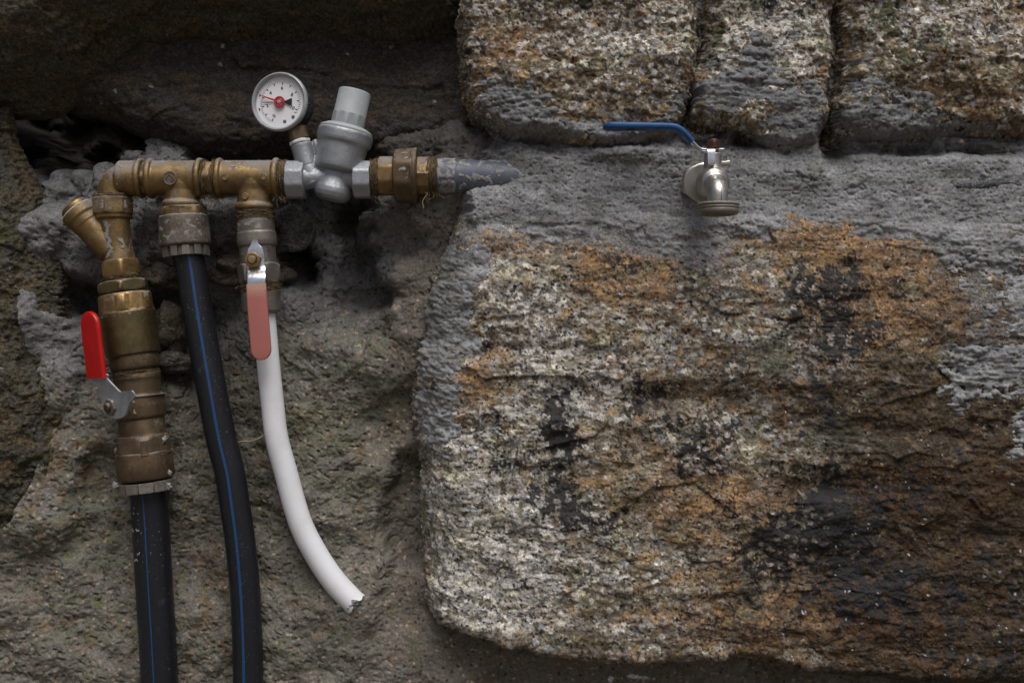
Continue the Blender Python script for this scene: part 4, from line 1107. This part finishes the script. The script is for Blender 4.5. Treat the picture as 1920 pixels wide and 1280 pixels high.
for i in range(len(rings) - 1):
    for k in range(m_): bm.faces.new((rings[i][k], rings[i][(k + 1) % m_], rings[i + 1][(k + 1) % m_], rings[i + 1][k]))
inner = []
for i in (len(P) - 1, len(P) - 6, len(P) - 14):
    inner.append([bm.verts.new(rings[i][k].co.lerp(Vector(P[i] - T_[i] * (6 if i == len(P) - 1 else 3)), .2)) for k in range(m_)])
for k in range(m_):
    k2 = (k + 1) % m_
    bm.faces.new((rings[-1][k], rings[-1][k2], inner[0][k2], inner[0][k]))
    for j in range(2): bm.faces.new((inner[j][k], inner[j][k2], inner[j + 1][k2], inner[j + 1][k]))
bm.faces.new(inner[2])
obj('tube', bm, WHITE_HOSE, wh, sharp=50)
bm = bmesh.new(); bmesh.ops.create_icosphere(bm, subdivisions=4, radius=1)
for q in bm.verts:
    c = q.co; w_ = 1 + .12 * math.sin(c.x * 7 + 1) * math.sin(c.y * 8) + .08 * math.sin(c.z * 15 + c.x * 9)
    q.co = Vector(P[-1] - T_[-1] * 13) + (Vector(T_[-1]) * c.x * 15 + Vector(E_[-1]) * c.y * 21.5 + Vector(F_[-1]) * c.z * 21.5) * w_
obj('cement_plug', bm, CRUST, wh, sharp=0)

# ---------------------------------------------------------------- pressure reducing valve
prv = thing('pressure_reducing_valve', 'silver cast pressure reducing valve with a light grey plastic knob', 'valve', (625, 337, 0))
ax = unit(V3(.217, -.976, 0)); b0 = V3(621, 373, 0)
bm = bmesh.new()
lathe(bm, b0, ax, [(-4, 4), (-3.5, 18), (-1, 27), (4, 32), (12, 34.5), (20, 34), (30, 30), (40, 26.5), (50, 26.5), (52, 33), (54.5, 40), (58, 43.5), (64, 44.5), (98, 46), (103, 46.5), (107, 51), (112, 52), (124, 52), (128, 51), (131, 46)], 72)
lathe(bm, hz(560), A_H, [(0, 25), (22, 21), (100, 21), (118, 25)], 48)
lathe(bm, V3(592, 345, 0), unit(V3(-.45, -.9, 0)), [(0, 20), (30, 20), (52, 18.5)], 40)
gx = unit(V3(-.25, -.968, 0)); g0 = V3(572, 297, 0)
lathe(bm, g0, gx, [(-14, 20), (0, 20), (18, 20.5), (26, 21), (27, 19)], 48)
lathe(bm, V3(590, 262, 0), unit(V3(.3, 1, 0)), [(0, 5), (8, 6.5), (26, 7)], 20)
obj('valve_body', cast(bm, 1.2, 3), SILVER, prv, sharp=0)
for u0, u1, r in ((538, 573, 34.5), (664, 697, 34)):
    bm = bmesh.new(); L = u1 - u0; prof = nut(0, L, r + 4.6, r, 8, 3.0); lathe(bm, hz(u0) + V3(0, 4, 0), A_H, prof, 72, rot=0.39); obj('hex_end', bm, SILVER, prv)
bm = bmesh.new(); lathe(bm, b0, ax, ch([(129, 40), (129, 49.5), (133, 49.5), (139, 38), (140, 30)], 1.5), 72); obj('bonnet', bm, GREY_CAP, prv)
bm = bmesh.new()
lathe(bm, b0, ax, [(136, 30), (138, 31.5, 10, 30.6), (160, 31.5, 10, 30.6), (161.5, 31.2), (163, 30.4), (203, 30.2), (206, 29.2), (207.6, 26.5), (208, 22), (207.6, 10)], 80); obj('adjusting_knob', bm, GREY_CAP, prv)
bm = bmesh.new(); lathe(bm, hz(696) + V3(0, 1, 0), A_H, [(0, 30), (18, 29.5)], 48); obj('nipple', bm, BRASS_BROWN, prv)
hemp(prv, hz(696), A_H, 0, 16, 31.5, 200, .15)

# ---------------------------------------------------------------- pressure gauge
ga_n = unit(V3(-.215, -.02, -.977))                 # the way its face looks
gc = V3(*at(522.5, 190.5, -21))
pg = thing('pressure_gauge', 'round white-faced pressure gauge with red and black needles beside the grey knob', 'gauge', gc)
R_ = 54.5
bm = bmesh.new(); lathe(bm, gc - ga_n * 50, ga_n, ch([(0, 30), (0, 47), (4, 51), (36, 52.5), (41, 52.5), (41, 49)], 2), 80); obj('case', bm, GAUGE_BLACK, pg)
bm = bmesh.new(); lathe(bm, gc, ga_n, [(-9, 51), (-9, R_), (-7, R_ + .8), (-1.5, R_ + .8), (1.2, R_ - .6), (2.2, R_ - 2.2), (1.8, R_ - 3.6), (-.5, R_ - 5.6), (-6.8, R_ - 6.2)], 96, cap=False); obj('rim', bm, CLEAR_RIM, pg)
bm = bmesh.new(); lathe(bm, gc, ga_n, [(-8, 2), (-8, 50), (-7.4, 50), (-7.4, 2)], 72)
dial = obj('dial', bm, DIAL_WHITE, pg)
gey = unit(V3(0, -1, 0) - ga_n * np.dot(V3(0, -1, 0), ga_n)); gex = np.cross(gey, -ga_n) if np.cross(gey, -ga_n)[0] > 0 else -np.cross(gey, -ga_n)
def dialp(ang, r, h=-7.2):
    """ang in degrees clockwise from straight up"""
    t = math.radians(ang); return gc + ga_n * h + (gex * math.sin(t) + gey * math.cos(t)) * r
TILT = -20.0
def ang_of(x): return TILT - 135 + 27.0 * x
bm = bmesh.new()
for k in range(51):
    x = k * .2; an = ang_of(x); major = (k % 5 == 0)
    r0, r1, wd_ = (33.0, 38.5, 1.7) if major else (36.5, 41.0, .55)
    p0, p1 = dialp(an, r0), dialp(an, r1); td = unit(dialp(an + 1, r0) - p0)
    ribbon(bm, np.array([p0, (p0 + p1) / 2, p1]), wd_, .3, td)
obj('scale_marks', bm, INK, dial)
for x in (0, 2, 4, 6, 8, 10):
    an = ang_of(x); me = disc_text(str(x), 9.2, pg, 'numeral', INK, dialp(an, 26.5 if x else 28), gex, gey, ga_n, .12, rot=-math.radians((an) * .28))
    obj('numeral', me, INK, dial, sharp=0)
me = disc_text('bar', 4.0, pg, 'unit', INK, dialp(ang_of(10) + 8, 37.0), gex, gey, ga_n, .1); obj('unit_mark', me, INK, dial, sharp=0)
for an, r in ((138, 38.5), (166, 37.5)):
    bm = bmesh.new(); lathe(bm, dialp(an, r, -7.45), ga_n, [(0, 3.4), (.4, 3.4)], 24); obj('dial_hole', bm, HOLE, dial)
bm = bmesh.new(); na = -88.5
pth = np.array([dialp(na, r, -4.8) for r in np.linspace(36, -24, 24)])
ribbon(bm, pth, np.interp(np.linspace(36, -24, 24), [-24, -23, -9, -8, 36], [13.5, 13.8, 3.2, 2.2, 1.2]), .7, unit(dialp(na + 90, 10, -4.8) - dialp(na, 0, -4.8))); obj('needle', bm, INK, pg)
bm = bmesh.new(); na = -70
pth = np.array([dialp(na, r, -2.6) for r in np.linspace(38, 6, 12)])
ribbon(bm, pth, np.interp(np.linspace(38, 6, 12), [6, 38], [3.6, 2.2]), .8, unit(dialp(na + 90, 10, 0) - dialp(na, 0, 0))); lathe(bm, gc, ga_n, ch([(-5, 7), (-5, 10.6), (-1.6, 10.6), (-1.6, 7.2), (-3.2, 7)], .4), 48, cap=False)
for sx, sy in ((1, 0), (0, 1)):
    o1 = gc + ga_n * -2.4 - (gex * sx + gey * sy) * 7.5; o2 = gc + ga_n * -2.4 + (gex * sx + gey * sy) * 7.5
    ribbon(bm, np.array([o1, (o1 + o2) / 2, o2]), 4.2, 1.2, unit(gex * sy + gey * sx))
obj('set_pointer', bm, NEEDLE_RED, pg)
bm = bmesh.new(); lathe(bm, gc, ga_n, ch([(-3.2, .5), (-3.2, 4.6), (-1.0, 4.2), (-.9, .5)], .4), 4, cap=True); obj('hub_screw', bm, CLEAR_RIM, pg)
bm = bmesh.new(); lathe(bm, gc, ga_n, [(-.6, .05), (-.6, R_ - 5.5)], 72, cap=False); obj('lens', bm, GLASS, pg)
for an in (-105, -70):
    bm = bmesh.new(); p0, p1 = dialp(an - 3, 43, -6.5), dialp(an + 3, 43, -6.5); ribbon(bm, np.array([p0, (p0 + p1) / 2, p1]), 2.2, .5, unit(dialp(an, 44, -6.5) - dialp(an, 43, -6.5))); obj('rim_mark', bm, INK, pg)
sp = V3(563, 268, 0)
bm = bmesh.new(); lathe(bm, sp, gx, [(-2, 18.5), (-1, 19.8), (4, 19.2), (6, 17)], 40, wob=lambda t, th: .6 * math.sin(th * 7 + t)); obj('thread_tape', bm, WHITE_TAPE, pg, sharp=0)
bm = bmesh.new(); lathe(bm, sp + gx * 4, gx, nut(0, 25, 21, 18, 4, 1.5), 64, rot=.55); lathe(bm, sp + gx * 26, gx, [(0, 12), (26, 12)], 32); obj('stem', bm, BRASS_BROWN, pg)

# ---------------------------------------------------------------- union and grey pipe into the mortar
un = thing('pipe_union', 'weathered brass union with one large faceted nut before the grey pipe', 'union', hz(757))
c0 = V3(0, -2.5, 0)
bm = bmesh.new(); lathe(bm, hz(711) + c0, A_H, nut(0, 30, 38.5, 35, 8, 2.4), 72, rot=.39); obj('hex_end', bm, BRASS, un)
bm = bmesh.new(); lathe(bm, hz(739) + c0, A_H, [(0, 34), (.5, 44, 8, 45), (3, 49, 8, 47.5), (8, 54, 8, 48.5), (28, 54, 8, 48.5), (33, 52.5, 8, 49.5), (35, 52, 8, 52), (36, 51.5), (38, 52.5), (42, 52.5), (44, 51), (45, 40)], 72, rot=.39); obj('union_nut', bm, BRASS_BROWN, un)
bm = bmesh.new(); lathe(bm, hz(783) + c0, A_H, nut(0, 24, 37.5, 34.3, 10, 2), 80); lathe(bm, hz(805) + c0, A_H, [(0, 33), (14, 33)], 60); obj('tail', bm, BRASS, un)
hemp(un, hz(804) + c0, A_H, 0, 16, 33.2, 260, .12)
bm = bmesh.new(); sweep(bm, smooth_path([V3(799, 364, -18), V3(803, 366, -20), V3(798, 373, -20), V3(794, 381, -20), V3(796, 393, -20)], 24), .9, 5); obj('loose_fibre', bm, HEMP_PALE, un, sharp=0)
gp_ = thing('grey_pipe', 'blue-grey plastic pipe running out of the union into the mortar joint', 'pipe', hz(860))
bm = bmesh.new(); lathe(bm, hz(818) + c0, A_H, ch([(0, 26), (0, 32), (38, 32), (39, 30.5)], 1), 60); obj('collar', bm, GREY_PVC, gp_)
bm = bmesh.new(); lathe(bm, hz(856) + c0, unit(A_H + V3(0, .02, .02)), [(0, 30.4), (160, 30.4)], 60); obj('tube', bm, GREY_PVC, gp_)
# flakes of dried cement on the collar and tube: thin crusts over the skin
def crust(p, a, t0, t1, r, th0, th1, seed, level, thick=1.0):
    bm = bmesh.new(); nu_, nv_ = int((t1 - t0) / .9), int((th1 - th0) * r / .9)
    T2, H2 = np.meshgrid(np.linspace(t0, t1, nu_), np.linspace(th0, th1, nv_))
    m = fbm(T2 / 14, H2 * r / 14, 5, seed) + .0; edge = np.minimum(np.minimum(T2 - t0, t1 - T2), np.minimum(H2 - th0, th1 - H2) * r)
    m = m - level - .5 * sstep(6, 0, edge)
    e, f = frame(a); a = unit(a); hgt = r + np.clip(m * 8, -.6, thick) + .3 * perlin(T2 / 2.2, H2 * r / 2.2, seed + 3)
    grid = [[None] * nu_ for _ in range(nv_)]
    for j in range(nv_):
        for i in range(nu_):
            if m[j, i] > -.06: grid[j][i] = bm.verts.new(p + a * T2[j, i] + (e * math.cos(H2[j, i]) + f * math.sin(H2[j, i])) * hgt[j, i])
    for j in range(nv_ - 1):
        for i in range(nu_ - 1):
            q = (grid[j][i], grid[j][i + 1], grid[j + 1][i + 1], grid[j + 1][i])
            if all(q): bm.faces.new(q)
    return bm
obj('cement_crust', crust(hz(818) + c0, A_H, -1, 40, 32.2, -2.2, 1.9, 51, -.06), CRUST, gp_, sharp=0)
obj('cement_crust', crust(hz(856) + c0, unit(A_H + V3(0, .02, .02)), 0, 150, 30.5, -2.0, 1.8, 57, .13), CRUST, gp_, sharp=0)

# loose strands of hemp hanging from the joints, and lime run down the fittings
def strands(parent, spots, mat=HEMP, seed=3):
    rn = random.Random(seed); bm = bmesh.new()
    for (u, v, dz), n in spots:
        for _ in range(n):
            p = V3(u + rn.uniform(-7, 7), v + rn.uniform(-3, 3), dz + rn.uniform(-6, 6)); pts = [p]; dr = V3(rn.uniform(-.8, 1.2), rn.uniform(.2, 1), rn.uniform(-.4, .2))
            for k in range(rn.randint(4, 7)):
                dr = unit(dr + V3(rn.gauss(0, .45), rn.gauss(.1, .4), rn.gauss(0, .25))); pts.append(pts[-1] + dr * rn.uniform(3, 5))
            sweep(bm, smooth_path(pts, 18), rn.uniform(.35, .7), seed and 4)
    return obj('loose_fibre', bm, mat, parent, sharp=0, kind='stuff')
strands(man, [((386, 368, -14), 9), ((404, 370, -10), 12), ((412, 372, -8), 5), ((524, 366, -16), 7), ((530, 372, -8), 4), ((384, 302, -12), 4), ((264, 370, -8), 3)], HEMP, 5)
strands(man, [((409, 372, -10), 2), ((527, 368, -14), 3), ((531, 302, -8), 3)], HEMP_PALE, 8)
strands(un, [((806, 364, -14), 8), ((812, 360, -20), 4)], HEMP, 9)
strands(prv, [((700, 366, -10), 6), ((706, 300, -10), 3)], HEMP, 11)
def lime(parent, p, a, t0, t1, r, th0, th1, seed, level): obj('lime_crust', crust(p, a, t0, t1, r, th0, th1, seed, level, .35), LIME, parent, sharp=0)
LIME = plain_mat('lime_scale', (.27, .262, .25), rough=.8, spec=.25, col2=(.20, .18, .15), scale=260, bumpd=.0003)
lime(stn, V3(213, 405, 0), Ax(400, 520), 4, 84, 28.2, -.9, .9, 91, .17)
lime(stn, V3(211, 371, 0), unit(V3(.03, 1, 0)), 3, 30, 36.6, -1.2, 1.2, 92, .16)
lime(man, hz(222), A_H, 2, 36, 33.9, -2.4, .6, 93, .16)
lime(man, hz(290), A_H, 2, 80, 33.1, -2.3, -.7, 94, .20)
lime(man, hz(418), A_H, 2, 94, 33.1, -2.3, -.4, 95, .17)
lime(cp2, Mp(408), unit(Mp(470) - Mp(390)), 3, 52, 46.3, -1.3, 1.4, 96, .20)
lime(pvv, Rp(409), unit(Rp(590) - Rp(395)), 6, 27, 34.7, -.8, 1.2, 97, .02)
lime(chk, Lp(584), Ax(520, 690), 2, 12, 52.1, -1.4, 1.4, 98, .05)
lime(un, hz(747) + c0, A_H, 2, 26, 49.2, -2.2, .8, 99, .12)
lime(rv, Lp(741), Ax(690, 800), 4, 36, 47.4, -.2, 1.3, 100, .16)
lime(black1, Lp(940), Ax(930, 1280), 0, 120, 34.1, .2, 1.2, 101, .27)

# ---------------------------------------------------------------- garden tap
tap = thing('garden_tap', 'satin nickel garden tap with a long blue lever, set in the mortar', 'tap', (1318, 348, -38))
bc = at(1318, 343, -40)
bm = bmesh.new(); lathe(bm, V3(bc[0] - 2, bc[1], -20), unit(V3(0, .05, -1)), nut(0, 34, 40, 35, 6, 3), 72, rot=.12); obj('hex_base', bm, NICKEL, tap)
sc_ = V3(1318, 358, -104)
bm = bmesh.new()
lathe(bm, V3(1317, 352, -50), unit(V3(0, .1, -1)), [(0, 22), (50, 22)], 48)
lathe(bm, sc_ + V3(0, 0, 32), V3(0, 0, -1), [(0, 8), (3, 15), (9, 23), (18, 28.5), (32, 30.5), (46, 28.5), (55, 23), (61, 15), (64, 8)], 56)
sp_ = smooth_path([sc_ + V3(0, 2, -8), sc_ + V3(0, 8, -28), sc_ + V3(0, 14, -42), sc_ + V3(0, 24, -50), sc_ + V3(0, 34, -52), sc_ + V3(0, 45, -52)], 40)
sweep(bm, sp_, np.interp(np.arange(len(sp_)), [0, 20, len(sp_)], [19.5, 18.4, 17.8]), 44)
lathe(bm, sc_, V3(0, -1, 0), [(0, 18), (28, 17), (32, 16), (52, 15.6), (53, 14)], 48)
obj('tap_body', cast(bm, 1.1, 2), NICKEL, tap, sharp=0)
oc = sc_ + V3(0, 42, -52)
bm = bmesh.new(); lathe(bm, oc, DOWN, ch([(0, 19), (0, 35), (1.5, 37.2), (4, 37.2), (5, 35.6), (6.2, 35.4), (7, 36.6), (9, 36.6), (10, 35.2), (11, 35.2), (12, 36.2), (16, 36), (19, 34.5), (20.5, 31), (20.5, 27.5), (16, 26.5), (0.5, 25.5)], .5), 80, cap=False); obj('outlet_ring', bm, NICKEL_OLD, tap)
bm = bmesh.new(); lathe(bm, oc, DOWN, [(12, 2), (12, 25.8), (13, 25.8), (13, 2)], 48); obj('outlet_bore', bm, RUST_NUT, tap)
bm = bmesh.new(); sweep(bm, np.array([sc_ + V3(3, 16, -66.5), sc_ + V3(3, 28, -71), sc_ + V3(3, 41, -71.2)]),   .4, 6) ; obj('casting_seam', bm, NICKEL_OLD, tap, sharp=0)
nt_ = sc_ + V3(1, -76, 0)
bm = bmesh.new(); lathe(bm, nt_, V3(0, 1, 0), [(-3, 3), (-2.6, 8), (-1, 9.5), (0, 10), (1, 11.2), (2, 12.5, 6, 12.2), (4, 14, 6, 12.6), (11, 14.5, 6, 12.8), (12, 15.8), (15, 16), (16, 14)], 72); obj('lever_nut', bm, RUST_NUT, tap)
bm = bmesh.new(); lathe(bm, nt_ + V3(0, 15, 0), DOWN, [(0, 9), (12, 9)], 32); obj('stem', bm, BRASS, tap)
hy = nt_[1] + 17.0; hd = sc_[2]
LV = [V3(1336, hy, hd), V3(1318, hy, hd), V3(1300, hy, hd), V3(1292, hy - 3, hd), V3(1284, hy - 11, hd), V3(1274, hy - 22, hd), V3(1262, hy - 34, hd)]
P = dense(LV, 1.8); bm = bmesh.new(); ribbon(bm, P, 24, 2.6, V3(0, 0, 1)); lever3 = obj('lever', bm, STEEL, tap)
LG = [V3(1281, hy - 14, hd), V3(1270, hy - 26, hd), V3(1260, hy - 35, hd), V3(1250, hy - 39.5, hd), V3(1236, hy - 41, hd), V3(1200, hy - 41.5, hd), V3(1150, hy - 42, hd), V3(1122, hy - 42, hd)]
G = dense(LG, 2); bm = bmesh.new()
gw = np.interp(G[:, 0], [1122, 1128, 1138, 1250, 1290], [26, 33, 35, 31, 30])
ribbon(bm, G, gw, np.interp(G[:, 0], [1122, 1132, 1250, 1285], [8, 12, 11, 8.5]), V3(0, 0, 1), rad=5, round_end='end')
grip3 = obj('grip', bm, BLUE, lever3)
# the vinyl has split open underneath and shows rusty steel
bm = bmesh.new(); ribbon(bm, np.array([V3(1158, hy - 36.2, hd - 2), V3(1166, hy - 35.3, hd - 2), V3(1176, hy - 35.2, hd - 2), V3(1184, hy - 36.0, hd - 2)]), [6, 16, 17, 5], 1.6, V3(0, 0, 1)); obj('rusty_tear', bm, RUST_NUT, lever3)
# front stop tab of the lever plate and the cast stops of the body
bm = bmesh.new(); ft = [V3(1312, hy, hd - 6), V3(1312, hy + 1, hd - 15), V3(1312, hy + 5, hd - 19), V3(1312, hy + 18, hd - 20.5), V3(1312, hy + 31, hd - 20.5)]
F = dense(ft, 1.4); ribbon(bm, F, np.interp(F[:, 1], [hy, hy + 10, hy + 31], [15, 14, 12.5]), 2.4, V3(1, 0, 0), round_end='end'); obj('stop_tab', bm, STEEL, lever3)
bm = bmesh.new(); ribbon(bm, np.array([V3(1330, hy + 24, hd), V3(1340, hy + 24, hd), V3(1348, hy + 22.5, hd)]), 10, 8, V3(0, 0, 1), rad=2); ribbon(bm, np.array([V3(1345, hy + 12, hd), V3(1345, hy + 18, hd), V3(1345, hy + 25, hd)]), 7, 6, V3(0, 0, 1), rad=2); obj('body_stop', bm, NICKEL, tap)

# ---------------------------------------------------------------- small things on the wall
DUSTY = plain_mat('dusty_black_plastic', (.022, .024, .03), rough=.6, speck=(.17, .172, .175), speck_amt=1.6, col2=(.075, .075, .078), scale=110, bumpd=.0004)
stub = thing('conduit', 'black plastic conduit half buried in the mortar right of the tap', 'conduit', at(1850, 346, -38))
p0, p1 = at(1790, 349, -22), at(1912, 343, -21)
bm = bmesh.new(); lathe(bm, p0, p1 - p0, ch([(0, 6), (0, 13), (120, 13), (120, 6)], 2), 40); obj('tube', bm, DUSTY, stub)
tw = thing('twig', 'thin dry twig caught between the broad-lined black hose and the white hose', 'twig', at(470, 826, 20))
bm = bmesh.new(); sweep(bm, smooth_path([at(446, 829, 24), at(458, 827, 14), at(470, 827, 8), at(484, 822, 4), at(500, 813, 14)], 30), 1.5, 7); obj('stalk', bm, HEMP_PALE, tw, sharp=0)
